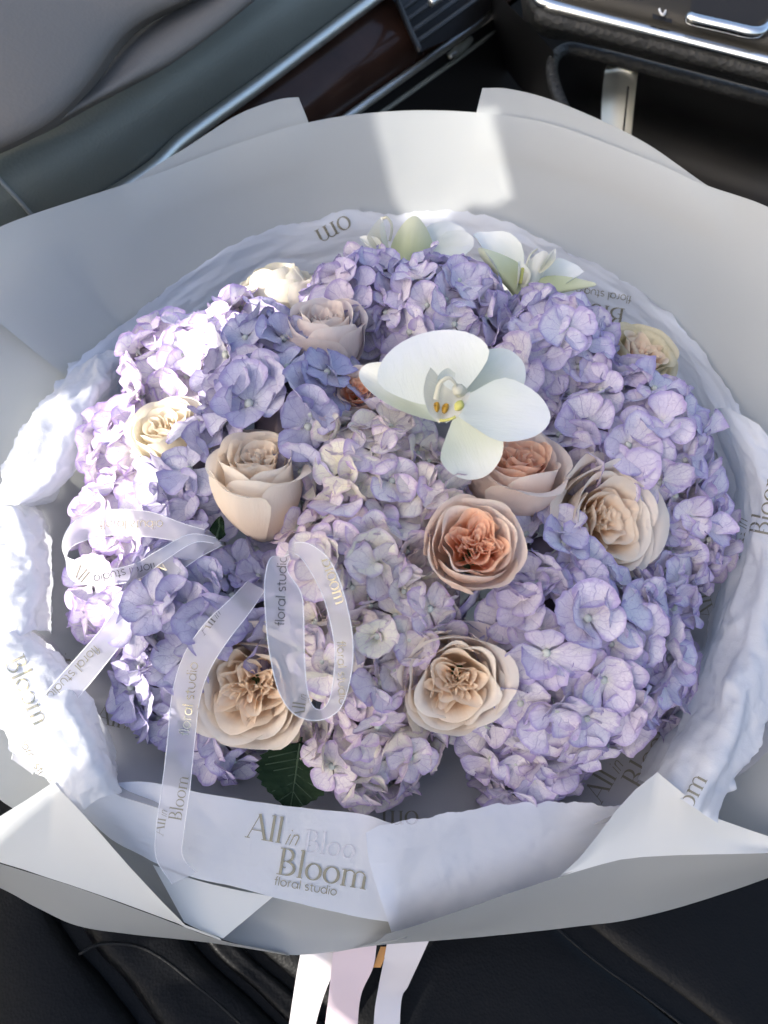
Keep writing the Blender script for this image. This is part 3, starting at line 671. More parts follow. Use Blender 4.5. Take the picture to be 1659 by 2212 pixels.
# ------------------------------------------------------------------ flowers: generic petal
def petal_mesh(name, L, Wd_, pinch=.7, cup=.2, curl=.1, wave=.0, tip=.0, serr=0.0, seed=0, rings=4, segs=18, mat=None, asym=0.0):
    rnd = random.Random(seed); ph = rnd.random() * 6; ph2 = rnd.random() * 6
    V, UV, E = [(0, 0, 0)], [(0, .5)], [0.0]
    V = []; UV = []; E = []
    def put(rho, phi):
        s = 1.0
        if serr and rho > .8: s = 1 + serr * (abs(math.sin(5.5 * phi + ph)) - .5) * (.4 + .6 * (math.sin(phi) > -.5))
        x0, y0 = rho * s * math.cos(phi), rho * s * math.sin(phi)
        Y = (y0 + 1) / 2; t = min(1, max(0, Y / .55)); sm = t * t * (3 - 2 * t)
        X = x0 * ((1 - pinch) + pinch * sm) * (1 - tip * max(0, Y) ** 3)
        x = X * Wd_ / 2; y = Y * L
        z = cup * L * X * X + curl * L * Y * Y + wave * L * rho * rho * math.sin(3 * phi + ph) + wave * .6 * L * rho ** 3 * math.sin(7 * phi + ph2) + asym * L * X * Y
        V.append((x, y, z)); UV.append((x / L, Y)); E.append(rho)
    put(0, 0)
    for r in range(1, rings + 1):
        for k in range(segs): put((r / rings) ** .85, 2 * math.pi * k / segs - math.pi / 2)
    Fc = [(0, 1 + k, 1 + (k + 1) % segs) for k in range(segs)]
    for r in range(rings - 1):
        a = 1 + r * segs; b_ = a + segs
        for k in range(segs): Fc.append((a + k, b_ + k, b_ + (k + 1) % segs, a + (k + 1) % segs))
    me = bpy.data.meshes.new(name); me.from_pydata(V, [], Fc)
    me.polygons.foreach_set('use_smooth', [True] * len(me.polygons))
    l = me.uv_layers.new(name='UVMap'); idx = np.zeros(len(me.loops), dtype=np.int32); me.loops.foreach_get('vertex_index', idx)
    l.data.foreach_set('uv', np.array(UV, dtype=np.float32)[idx].ravel())
    a = me.attributes.new('edge', 'FLOAT', 'POINT'); a.data.foreach_set('value', np.array(E, dtype=np.float32))
    if mat: me.materials.append(mat)
    return me
def link(name, me, parent, Mx=None):
    o = bpy.data.objects.new(name, me); COL.objects.link(o); o.parent = parent
    if Mx is not None: o.matrix_local = Mx
    return o
def frame(loc, zdir, roll=0.0, hint=None):
    z = zdir.normalized(); h = hint or CU
    x = h.cross(z)
    if x.length < 1e-4: x = CR.copy()
    x.normalize(); y = z.cross(x)
    m = Matrix((x, y, z)).transposed().to_4x4()
    return Matrix.Translation(loc) @ m @ Matrix.Rotation(roll, 4, 'Z')

# ------------------------------------------------------------------ roses
ROSES = []   # (centre, radius) for keeping florets out
def rose(label, x, y, rD, axis, lift, pal, seed, n=34, openr=.86, close=.0, body=1.15, curl=.25, ruffle=.06, group='garden roses in the bouquet'):
    rnd = random.Random(seed)
    P = Wd(x, y, lift); Rr = rD * depth(P) / F
    ax = cdir(*axis)
    root = empty('rose', frame(P, ax, rnd.random() * 6)); tag(root, label, 'rose', group)
    ROSES.append((P, Rr, ax, body))
    phi = rnd.random() * 6; nh = n - 13
    plan = [(.05 + .50 * (k / (nh - 1)) ** .85, 0) for k in range(nh)] + [(.60 + .20 * k / 6, 1) for k in range(7)] + [(.84 + (openr + .12 - .84) * k / 5, 2) for k in range(6)]
    hx, hy = rnd.uniform(-.06, .06), rnd.uniform(-.06, .06)
    for i, (r_top, cls) in enumerate(plan):
        q_ = min(1.0, r_top)
        z_top = (-.20 + .16 * q_ + rnd.uniform(-.07, .05), -.03 + rnd.uniform(-.05, .05), -.04 - rnd.uniform(.0, .20))[cls]
        inn = max(0.0, 1 - (q_ / .78) ** 3)
        zb = -body * (1 - inn) + (z_top - .38 - .3 * q_) * inn; rb = (.16 + .18 * q_) * (1 - inn) + r_top * .30 * inn
        om = (rnd.uniform(.75, 1.45), rnd.uniform(1.0, 1.25), rnd.uniform(.92, 1.12))[cls]
        am = (1.5 * ruffle, .6 * ruffle, .3 * ruffle)[cls] * rnd.uniform(.5, 1.3); kf = rnd.uniform(1.0, 2.2); ph = rnd.random() * 6
        cu = (0, .35 * curl, curl)[cls] * rnd.uniform(.6, 1.4)
        tilt = rnd.uniform(-.07, .07); off = rnd.uniform(-.03, .03); skew = rnd.uniform(-.25, .25)
        ox, oy = (hx * (1 - q_), hy * (1 - q_))
        nu, nv = (17, 12)
        V, UV, E = [], [], []
        for a in range(nu):
            u = -1 + 2 * a / (nu - 1)
            for b_ in range(nv):
                v = (b_ / (nv - 1))
                rim = 1 - .22 * u ** 4 - .05 * (u - skew) ** 2
                ve = v * rim
                s = (math.sin(math.pi / 2 * min(1, ve / .72)) ** .9) * (1 - inn) + inn * (.55 * ve + .45 * ve ** 2)
                r_ = rb + (r_top - rb) * s if r_top > rb else rb * (1 - s) + r_top * s
                r_ *= 1 - close * max(0, (ve - .55) / .45) ** 1.6
                z = zb + (z_top - zb) * ve
                c = max(0, (ve - .74) / .26)
                cc = cu * (1 + .5 * math.sin(2.2 * u + ph))
                r_ += cc * .60 * c ** 2; z -= cc * .50 * c ** 2.4
                r_ += am * math.sin(kf * u * math.pi + ph) * ve ** 2 + off * ve
                r_ += .08 * q_ * abs(u) ** 4 * ve
                z += tilt * u * ve + .015 * math.sin(4 * u + ph * 2) * ve ** 3 + .03 * fbm(Vector((u * 1.4, ve * 2, i * 3.1 + seed))) * ve
                if cls == 2: z += .05 * (1 - abs(u)) ** 2 * v ** 4
                r_ += .03 * fbm(Vector((u * 1.7 + 9, ve * 2.2, i * 2.7 + seed))) * ve
                an = phi + u * om * (1 - .3 * (1 - ve) * q_)
                V.append((Rr * (r_ * math.cos(an) + ox), Rr * (r_ * math.sin(an) + oy), Rr * z)); UV.append((u * .5 + .5, v)); E.append(v)
        Fc = [(a * nv + b_, (a + 1) * nv + b_, (a + 1) * nv + b_ + 1, a * nv + b_ + 1) for a in range(nu - 1) for b_ in range(nv - 1)]
        mesh_obj('petal', V, Fc, RC[pal][0 if q_ < .64 else 1], root, UV, {'edge': E})
        phi += 2.399 + rnd.uniform(-.25, .25)
    # hip and stem
    V, Fc = [], []
    prof = [(.05, -1.9), (.06, -1.5), (.10, -body - .12), (.24, -body - .04), (.30, -body + .08)]
    for k, (r_, z) in enumerate(prof):
        for s in range(10):
            V.append((Rr * r_ * math.cos(s * .6283), Rr * r_ * math.sin(s * .6283), Rr * z))
    for k in range(len(prof) - 1):
        for s in range(10): Fc.append((k * 10 + s, k * 10 + (s + 1) % 10, (k + 1) * 10 + (s + 1) % 10, (k + 1) * 10 + s))
    mesh_obj('stem', V, Fc, M['stem'], root)
    return root

rose('cream rose at the back left, seen from the side, lit by the sun', 590, 572, 92, (-.15, .90, .42), .034, 'yellow', 11, n=25, close=.34, body=1.55, curl=.25)
rose('pale pink half-open rose left of the two lilac heads at the back', 700, 665, 92, (.02, .74, .67), .040, 'pink', 12, n=25, close=.10, body=1.95, curl=.25, ruffle=.03)
rose('peach rose mostly hidden behind the left petal of the big white orchid', 770, 834, 56, (-.1, .4, .9), .018, 'peach', 13, n=25)
rose('small yellow-cream rose wedged among pale hydrangeas at the left', 350, 905, 92, (-.10, .62, .75), .030, 'yellow', 14, n=25, close=.1, body=1.5)
rose('large cream rose above the ribbon bow, opening upward', 553, 968, 108, (.02, .76, .65), .040, 'cream', 15, n=32, close=.10, body=2.25, curl=.32, ruffle=.05)
rose('peach rose tucked under the right petal of the big white orchid', 1122, 965, 118, (.10, .78, .62), .016, 'peach', 16, n=28, close=.04, body=1.6, curl=.28)
rose('large cream rose on the right with its opening turned to the right', 1338, 1125, 132, (.34, .05, .92), .022, 'cream', 17, n=30, body=1.3, curl=.35)
rose('deep peach rose in the middle, the most orange of all', 1030, 1165, 108, (.02, .36, .93), .044, 'peach', 18, n=32, body=1.55, curl=.16, ruffle=.09)
rose('large cream rose at lower left between the ribbon tail and the hanging loop', 525, 1495, 142, (-.10, -.03, .99), .030, 'cream', 19, n=32, body=1.2, curl=.35, ruffle=.09)
rose('cream rose with yellowish edges at the lower centre, ruffled heart', 982, 1488, 116, (-.04, -.10, .99), .034, 'cream', 20, n=32, body=1.2, curl=.30, ruffle=.11)
rose('small faded rose with a dry olive outer petal at the far right', 1400, 742, 84, (.25, .55, .80), .026, 'dry', 21, n=25, close=.1, body=1.35, curl=.5)

def pet_between(parent, Minv, name, b, t, width, face, mat, cup=.2, curl=.1, wave=.02, pinch=.7, tip=.1, seed=0, segs=32, rings=6):
    """petal from world point b to world point t, facing direction face"""
    yv = t - b; L = yv.length; yv.normalize(); xv = yv.cross(face).normalized(); zv = xv.cross(yv)
    Mx = Matrix.Translation(b) @ Matrix((xv, yv, zv)).transposed().to_4x4()
    me = petal_mesh(name, L, width, pinch, cup, curl, wave, tip, 0, seed, rings, segs, mat)
    return link(name, me, parent, Minv @ Mx)
GUARD = [(9, (985, 1420, .002), (980, 1340, -.002), .056, 'pink')]
RL = [o for o in bpy.data.objects if o.type == 'EMPTY' and o.get('category') == 'rose']
for k, (ri_, b, t, wd, pal) in enumerate(GUARD):
    rt = RL[ri_]; bpy.context.view_layer.update()
    pet_between(rt, rt.matrix_world.inverted(), 'petal', Wd(*b), Wd(*t), wd, cdir(.0, .1, 1), RC[pal][1], .30, .10, .014, .10, .0, 50 + k, 32, 7)

# ------------------------------------------------------------------ hydrangeas
PV = {}
for pal in ('lav', 'blue', 'pale', 'cream', 'white', 'ivory'):
    L = []
    for v in range(14):
        rr = random.Random(v * 31 + 5)
        L.append(petal_mesh('petal', .0205 * rr.uniform(.88, 1.12), .0232 * rr.uniform(.85, 1.15), rr.uniform(.62, .8), rr.uniform(-.10, .34), rr.uniform(-.30, .16),
                            rr.uniform(.02, .06), rr.uniform(0, .25), (.0 if v % 2 else rr.uniform(.08, .16)), v, 4, 22, M[pal], rr.uniform(-.15, .15)))
    PV[pal] = L
def eye_mesh():
    V, Fc = [], []
    prof = [(.0004, -.016), (.0007, -.004), (.0011, 0), (.0021, .0006), (.0025, .0018), (.0019, .0031), (.0007, .0037)]
    for r_, z in prof:
        for s in range(8): V.append((r_ * math.cos(s * .7854), r_ * math.sin(s * .7854), z))
    for k in range(len(prof) - 1):
        for s in range(8): Fc.append((k * 8 + s, k * 8 + (s + 1) % 8, (k + 1) * 8 + (s + 1) % 8, (k + 1) * 8 + s))
    Fc.append(tuple(range(48, 56)))
    me = bpy.data.meshes.new('floret'); me.from_pydata(V, [], Fc); me.materials.append(M['eye'])
    me.polygons.foreach_set('use_smooth', [True] * len(me.polygons)); return me
EYE = eye_mesh()
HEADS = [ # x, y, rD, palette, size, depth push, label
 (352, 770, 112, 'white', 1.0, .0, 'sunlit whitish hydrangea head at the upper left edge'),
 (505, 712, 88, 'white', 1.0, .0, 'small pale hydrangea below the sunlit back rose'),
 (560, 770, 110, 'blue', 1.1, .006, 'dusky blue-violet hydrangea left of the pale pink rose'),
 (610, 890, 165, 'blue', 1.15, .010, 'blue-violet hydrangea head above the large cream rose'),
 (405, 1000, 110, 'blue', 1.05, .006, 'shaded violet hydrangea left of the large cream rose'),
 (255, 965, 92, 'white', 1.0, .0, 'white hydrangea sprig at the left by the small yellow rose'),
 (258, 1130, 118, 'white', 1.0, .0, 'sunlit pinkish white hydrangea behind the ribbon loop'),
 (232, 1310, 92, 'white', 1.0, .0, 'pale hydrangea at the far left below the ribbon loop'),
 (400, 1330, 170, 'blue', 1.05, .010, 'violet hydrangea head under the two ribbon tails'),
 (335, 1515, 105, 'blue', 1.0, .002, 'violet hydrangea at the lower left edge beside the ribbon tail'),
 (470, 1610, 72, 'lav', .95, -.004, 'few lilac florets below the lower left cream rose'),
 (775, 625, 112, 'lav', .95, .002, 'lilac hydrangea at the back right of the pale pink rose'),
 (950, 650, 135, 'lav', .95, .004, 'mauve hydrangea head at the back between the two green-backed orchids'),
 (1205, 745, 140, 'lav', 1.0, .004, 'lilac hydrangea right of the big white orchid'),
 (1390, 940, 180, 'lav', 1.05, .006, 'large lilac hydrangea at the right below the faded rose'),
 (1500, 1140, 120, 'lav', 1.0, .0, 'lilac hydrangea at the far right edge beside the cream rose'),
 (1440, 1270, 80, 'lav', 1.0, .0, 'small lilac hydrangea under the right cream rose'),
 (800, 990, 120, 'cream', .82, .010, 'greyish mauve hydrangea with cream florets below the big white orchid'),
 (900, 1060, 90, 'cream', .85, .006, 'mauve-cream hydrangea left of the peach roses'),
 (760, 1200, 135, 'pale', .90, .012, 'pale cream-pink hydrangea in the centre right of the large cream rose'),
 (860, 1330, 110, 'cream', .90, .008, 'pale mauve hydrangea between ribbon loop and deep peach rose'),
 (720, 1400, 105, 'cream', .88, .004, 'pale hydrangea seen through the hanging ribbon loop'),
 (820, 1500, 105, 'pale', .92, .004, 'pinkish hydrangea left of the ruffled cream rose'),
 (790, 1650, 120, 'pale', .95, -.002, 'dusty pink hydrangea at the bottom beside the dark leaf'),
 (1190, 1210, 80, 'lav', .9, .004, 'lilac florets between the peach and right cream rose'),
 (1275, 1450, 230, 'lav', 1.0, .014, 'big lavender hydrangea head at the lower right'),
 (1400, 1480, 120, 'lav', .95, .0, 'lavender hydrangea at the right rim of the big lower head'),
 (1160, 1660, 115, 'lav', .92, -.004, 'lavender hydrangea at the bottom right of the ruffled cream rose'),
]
HS = []
for (x, y, rD, pal, sz, push, lab) in HEADS:
    P, n = dome(x, y); r_ = rD * depth(P) / F
    c = P - n * r_ * .56 - (P - C).normalized() * push
    HS.append((c, r_, n))
def in_rose(p):
    for (rc, rr, ax, body) in ROSES:
        d = p - rc; h = d.dot(ax); s = (d - ax * h).length
        if -body * rr < h < .45 * rr and s < rr * (.93 if h > -.4 * rr else .8): return True
        if h >= .1 * rr and s < rr * .95 and h < 1.5 * rr: return True
    return False
n_flo = 0
KEEP = [(590, 610, 82, 66), (700, 715, 72, 82), (350, 945, 55, 85), (760, 832, 40, 36), (558, 1045, 105, 125), (1120, 1050, 95, 80), (1320, 1130, 112, 105), (1030, 1195, 90, 110), (530, 1495, 108, 130), (985, 1490, 82, 125), (1400, 770, 62, 62)]
def shown(p):
    d = depth(p); X = 829.5 + (p - C).dot(CR) / d * F; Y = 1106 - (p - C).dot(CU) / d * F
    return any(((X - a) / e) ** 2 + ((Y - b) / f) ** 2 < .8 for a, b, e, f in KEEP)
for hi, (x, y, rD, pal, sz, push, lab) in enumerate(HEADS):
    c, r_, n = HS[hi]; rnd = random.Random(hi * 17 + 3)
    root = empty('hydrangea', Matrix.Translation(c)); tag(root, lab, 'hydrangea', 'hydrangea heads in the bouquet')
    # stem core
    V, Fc = [], []; nr, ns = 7, 12
    zq = Vector((0, 0, 1)).rotation_difference(n)
    for k in range(nr + 1):
        t = math.pi * k / nr
        for s in range(ns):
            d = Vector((math.sin(t) * math.cos(2 * math.pi * s / ns), math.sin(t) * math.sin(2 * math.pi * s / ns), math.cos(t)))
            V.append(zq @ (d * r_ * .66 * (1 + .15 * rnd.uniform(-1, 1))))
    for k in range(nr):
        for s in range(ns): Fc.append((k * ns + s, (k + 1) * ns + s, (k + 1) * ns + (s + 1) % ns, k * ns + (s + 1) % ns))
    mesh_obj('stem_cluster', V, Fc, M['hydstem'], root)
    fr = .0195 * sz; N_ = int(4 * math.pi * r_ * r_ / (fr * .86) ** 2)
    for i in range(N_):
        zz = 1 - 2 * (i + .5) / N_; ph = i * 2.39996; rr = math.sqrt(1 - zz * zz)
        d = Vector((rr * math.cos(ph), rr * math.sin(ph), zz)) + Vector((rnd.uniform(-1, 1), rnd.uniform(-1, 1), rnd.uniform(-1, 1))) * .16
        d.normalize()
        if d.dot(n) < -.18: continue
        rad = r_ * rnd.uniform(.90, 1.06)
        p = c + d * rad
        if any(k != hi and (p - HS[k][0]).length < HS[k][1] * .94 for k in range(len(HS))): continue
        if in_rose(p) or shown(p): continue
        nd = (d + Vector((rnd.gauss(0, 1), rnd.gauss(0, 1), rnd.gauss(0, 1))) * .26).normalized()
        Mx = frame(d * rad, nd, rnd.random() * 6.28)
        s = sz * rnd.uniform(.80, 1.12)
        fo = link('floret', EYE.copy(), root, Mx @ Matrix.Scale(s, 4)); n_flo += 1
        base_t = rnd.uniform(.05, .42)
        fp = pal
        if pal in ('cream', 'pale'): fp = rnd.choice((pal, pal, 'ivory', 'cream', 'pale'))
        if pal in ('cream', 'pale') and fp == 'ivory': base_t += .25
        for k in range(4):
            a = k * math.pi / 2 + rnd.uniform(-.16, .16); tl = base_t + rnd.uniform(-.16, .22)
            link('petal', rnd.choice(PV[fp]).copy(), fo, Matrix.Rotation(a, 4, 'Z') @ Matrix.Translation((0, .0007, .0006 + (k % 2) * .0009)) @ Matrix.Rotation(tl, 4, 'X') @ Matrix.Rotation(rnd.uniform(-.18, .18), 4, 'Y') @ Matrix.Scale(rnd.uniform(.88, 1.1), 4))
print('florets', n_flo)

# ------------------------------------------------------------------ orchids
def orchid_root(x, y, lift, label):
    P = Wd(x, y, lift); root = empty('orchid', Matrix.Translation(P)); tag(root, label, 'orchid', 'white orchids in the bouquet')
    return root, P, Matrix.Translation(-P), depth(P)
root, P, MI, d0 = orchid_root(965, 870, .060, 'big white moth orchid facing the viewer above the middle of the bouquet')
px = d0 / F
def Q(x, y, t): return W(x, y, d0 - t)
pet_between(root, MI, 'sepal', Q(1000, 868, -.004), Q(1128, 772, -.012), 128 * px, cdir(.1, .1, 1), M['orchid_sepal'], .10, -.05, .01, .55, .1, 1)
pet_between(root, MI, 'sepal', Q(965, 908, -.016), Q(780, 802, -.030), 92 * px, cdir(-.1, .1, 1), M['orchid_sepal'], .25, .06, .01, .40, .12, 2)
pet_between(root, MI, 'sepal', Q(988, 895, -.004), Q(1042, 1033, -.010), 146 * px, cdir(.0, -.15, 1), M['orchid_sepal'], .15, -.05, .01, .55, .1, 3)
pet_between(root, MI, 'petal', Q(958, 872, .002), Q(915, 716, .006), 246 * px, cdir(-.05, .15, 1), M['orchid'], .10, -.16, .012, .30, .0, 4)
pet_between(root, MI, 'petal', Q(975, 880, .002), Q(1192, 898, .006), 140 * px, cdir(.1, .1, 1), M['orchid'], .12, -.10, .012, .50, .12, 5)
def orient(o, b, t, face):
    yv = (t - b).normalized(); xv = yv.cross(face).normalized(); zv = xv.cross(yv)
    o.matrix_local = MI @ Matrix.Translation(b) @ Matrix((xv, yv, zv)).transposed().to_4x4()
lp = loft('lip', [[Q(948, 914, .030), Q(926, 890, .033), Q(915, 850, .031), Q(920, 815, .029), Q(930, 793, .028)], [Q(952, 912, .031), Q(938, 880, .027), Q(934, 850, .024), Q(940, 825, .023), Q(942, 806, .024)], [Q(955, 908, .028), Q(955, 880, .021), Q(957, 858, .018), Q(960, 844, .017), Q(962, 834, .017)],
     [Q(960, 912, .031), Q(976, 886, .027), Q(986, 866, .024), Q(992, 856, .023), Q(996, 850, .024)], [Q(964, 914, .030), Q(990, 898, .033), Q(1004, 876, .031), Q(1012, 860, .029), Q(1016, 846, .027)]], 26, 26, M['orchid_lip'], root); lp.matrix_local = MI
cr = loft('lip_crest', [[Q(942, 842, .020), Q(946, 812, .024), Q(966, 795, .022), Q(984, 806, .018)], [Q(948, 850, .014), Q(955, 828, .014), Q(968, 818, .013), Q(980, 824, .012)]], 18, 6, M['orchid'], root); cr.matrix_local = MI
me = petal_mesh('callus', 22 * px, 15 * px, .1, -.6, -.3, .04, .2, 0, 9, 4, 14, M['callus'])
for (bx, by, tx, ty) in ((942, 892, 946, 862), (958, 894, 968, 870)):
    cl = link('callus', me, root); orient(cl, Q(bx, by, .028), Q(tx, ty, .030), cdir(0, -.2, 1))
cy = tube('column', [Q(1000, 852, .012), Q(994, 845, .024), Q(988, 840, .032)], lambda t: .0020 + .0016 * math.sin(math.pi * t * .8), M['orchid_lip'], root, seg=12); cy.matrix_local = MI
cy = tube('lip_edge', [Q(950, 908, .0325), Q(962, 908, .0335), Q(976, 904, .0345), Q(984, 900, .0345)], .0008, M['orchid_yellow'], root, seg=8); cy.matrix_local = MI
cy = tube('side_fleck', [Q(984, 886, .0335), Q(992, 876, .033), Q(998, 866, .032)], lambda t: .0007 + .002 * math.sin(math.pi * t), M['orchid_yellow'], root, seg=8); cy.matrix_local = MI
cy = tube('tendril', [Q(942, 862, .030), Q(950, 830, .034), Q(968, 816, .036), Q(982, 826, .034), Q(986, 840, .03)], lambda t: .0012 * (1 - t) + .0005, M['orchid_lip'], root, seg=8); cy.matrix_local = MI
# back left orchid
root, P, MI, d0 = orchid_root(890, 560, .012, 'white orchid at the back, its green-backed sepal turned to the viewer')
px = d0 / F
pet_between(root, MI, 'petal', Q(905, 580, -.012), Q(1000, 505, -.02), 110 * px, cdir(.1, .3, 1), M['orchid'], .2, .1, .03, .5, .0, 11)
pet_between(root, MI, 'petal', Q(935, 560, -.016), Q(1022, 520, -.014), 70 * px, cdir(.1, .3, 1), M['orchid'], .2, .1, .03, .4, .0, 12)
pet_between(root, MI, 'sepal', Q(880, 592, .004), Q(897, 470, .004), 104 * px, cdir(-.1, -.1, 1), M['orchid_green'], -.35, .08, .01, .45, .45, 13)
pet_between(root, MI, 'side_lobe', Q(845, 575, -.004), Q(828, 470, -.004), 34 * px, cdir(-.5, .1, .8), M['orchid_lip'], .6, .1, .02, .3, .5, 14)
pet_between(root, MI, 'side_lobe', Q(838, 570, -.004), Q(776, 515, -.002), 26 * px, cdir(-.3, .4, .8), M['orchid'], .5, .1, .02, .3, .3, 15)
cy = tube('tendril', [Q(842, 520, -.004), Q(846, 500, -.004), Q(845, 482, -.004), Q(836, 470, -.006), Q(826, 472, -.01)], .0011, M['orchid_lip'], root, seg=6); cy.matrix_local = MI
# back right orchid
root, P, MI, d0 = orchid_root(1140, 640, .014, 'white orchid in profile at the back right, opening away from the viewer')
px = d0 / F
pet_between(root, MI, 'petal', Q(1130, 645, -.010), Q(1020, 520, -.020), 90 * px, cdir(.2, .4, .9), M['orchid'], .3, .15, .02, .4, .1, 21)
pet_between(root, MI, 'petal', Q(1150, 650, -.012), Q(1258, 590, -.016), 70 * px, cdir(.1, .6, .8), M['orchid'], .3, .1, .03, .4, .0, 22)
pet_between(root, MI, 'sepal', Q(1140, 662, .002), Q(1040, 535, .0), 60 * px, cdir(-.5, -.3, .8), M['orchid_green'], -.4, .12, .01, .4, .45, 23)
pet_between(root, MI, 'sepal', Q(1125, 655, .004), Q(1277, 606, .0), 42 * px, cdir(.1, -.6, .8), M['orchid_green'], -.4, .15, .01, .4, .45, 24)
pet_between(root, MI, 'lip', Q(1135, 648, .002), Q(1175, 548, -.004), 62 * px, cdir(.2, .1, 1), M['orchid_lip'], -.5, .1, .04, .2, .1, 25)
pet_between(root, MI, 'side_lobe', Q(1118, 640, .0), Q(1120, 566, .0), 28 * px, cdir(.3, .2, 1), M['orchid_lip'], .5, .1, .02, .3, .3, 26)
pet_between(root, MI, 'side_lobe', Q(1165, 590, .0), Q(1198, 540, -.002), 20 * px, cdir(.3, .2, 1), M['orchid_lip'], .5, .1, .02, .1, .6, 27)
cy = tube('column', [Q(1130, 610, .002), Q(1133, 600, .004), Q(1137, 592, .004)], .003, M['orchid_lip'], root, seg=10); cy.matrix_local = MI
cy = tube('side_fleck', [Q(1124, 612, .006), Q(1127, 596, .006), Q(1129, 580, .004)], .0012, M['orchid_yellow'], root, seg=8); cy.matrix_local = MI
cy = tube('tendril', [Q(1140, 598, .0), Q(1138, 572, -.002), Q(1146, 550, -.004), Q(1160, 538, -.008)], .0008, M['orchid_lip'], root, seg=6); cy.matrix_local = MI

# ------------------------------------------------------------------ leaves
def leaf(label, b, t, width, face, serr=.06):
    yv = t - b; L = yv.length; yv.normalize(); xv = yv.cross(face).normalized(); zv = xv.cross(yv)
    n = 30; V, Fc = [], []
    for i in range(n + 1):
        v = i / n; wd = width / 2 * (math.sin(math.pi * v ** .75) ** .8 if 0 < v < 1 else 0) * (1 + serr * ((i % 3) - 1))
        for u in (-1, -.5, 0, .5, 1): V.append((u * wd, v * L, .12 * width * abs(u) - .15 * L * v * v + .002 * math.sin(9 * v + 3 * u)))
    for i in range(n):
        for k in range(4): Fc.append((i * 5 + k, i * 5 + k + 1, (i + 1) * 5 + k + 1, (i + 1) * 5 + k))
    root = empty('leaf', Matrix.Translation(b) @ Matrix((xv, yv, zv)).transposed().to_4x4()); tag(root, label, 'leaf')
    mesh_obj('leaf_blade', V, Fc, M['green_leaf'], root)
    zz = lambda v: -.15 * L * v * v + .002 * math.sin(9 * v) + .0004
    tube('midrib', [Vector((0, L * v, zz(v))) for v in (-.05, .1, .3, .5, .7, .9, .98)], lambda t_: .0009 * (1 - .7 * t_), M['leaf_vein'], root, seg=6)
    if width > .03:
        for k in range(6):
            for sd in (-1, 1):
                v0 = .12 + .12 * k; v1 = v0 + .14; uu = .8 * width / 2 * math.sin(math.pi * v1 ** .75) ** .8
                tube('side_vein', [Vector((0, L * v0, zz(v0))), Vector((sd * uu * .5, L * (v0 + v1) / 2, zz((v0 + v1) / 2) + .12 * width * .4)), Vector((sd * uu, L * v1, zz(v1) + .12 * width * .8))], .00035, M['leaf_vein'], root, seg=5, n=8)
leaf('dark green serrated leaf at the bottom between cream rose and dusty pink hydrangea', Wz(650, 1600, .285), Wz(625, 1755, .262), .050, cdir(0, .2, 1))
leaf('tiny dark green leaf tip left of the large cream rose', Wd(470, 1165, .012), Wd(474, 1118, .022), .010, cdir(0, .1, 1), .0)

# ------------------------------------------------------------------ lettering
def arc(cx, cy, rx, ry, a0, a1, n=14): return [(cx + rx * math.cos(R(a0 + (a1 - a0) * i / n)), cy + ry * math.sin(R(a0 + (a1 - a0) * i / n))) for i in range(n + 1)]
def lin(a, b_, n=5): return [(a[0] + (b_[0] - a[0]) * i / n, a[1] + (b_[1] - a[1]) * i / n) for i in range(n + 1)]
TH, TN = .115, .032
def ring_o(cx, cy, rx, ry, th, tn): 
    p = arc(cx, cy, rx, ry, 0, 360, 28); return (p, [tn + (th - tn) * abs(math.cos(R(360 * i / 28))) ** 1.3 for i in range(29)])
def serif(x, y, w_=.11): return (lin((x - w_, y), (x + w_, y), 2), TN)
SER = {
 'A': (.84, [(lin((.02, 0), (.40, 1.02)), TN), (lin((.38, 1.02), (.74, 0)), TH), (lin((.15, .34), (.62, .34)), TN), serif(.02, 0, .10), serif(.74, 0, .13)]),
 'l': (.30, [(lin((.15, 0), (.15, 1.06)), TH), serif(.15, 0), (lin((.04, 1.03), (.15, 1.06), 2), TN)]),
 'B': (.74, [(lin((.14, 0), (.14, 1)), TH), (lin((0, 1), (.3, 1)), TN), (lin((0, 0), (.34, 0)), TN),
             (arc(.28, .76, .24, .24, 90, -90), [TN + (TH - TN) * math.sin(math.pi * i / 14) for i in range(15)]),
             (arc(.30, .26, .34, .26, 90, -90), [TN + (TH - TN) * math.sin(math.pi * i / 14) for i in range(15)]), (arc(.26, .40, .10, .12, 90, 300), TN)]),
 'o': (.70, [ring_o(.35, .31, .27, .31, TH, TN)]),
 'm': (1.10, [(lin((.15, 0), (.15, .62)), TH), (lin((.54, 0), (.54, .48)), TH), (lin((.93, 0), (.93, .48)), TH), serif(.15, 0), serif(.54, 0), serif(.93, 0), (lin((.03, .6), (.15, .62), 2), TN),
              (arc(.35, .44, .19, .18, 170, 0), TN * 1.4), (arc(.74, .44, .19, .18, 170, 0), TN * 1.4)]),
}
w_ = .05
def sanso(cx, cy=.17, rx=.17, ry=.17): return (arc(cx, cy, rx, ry, 0, 360, 20), w_)
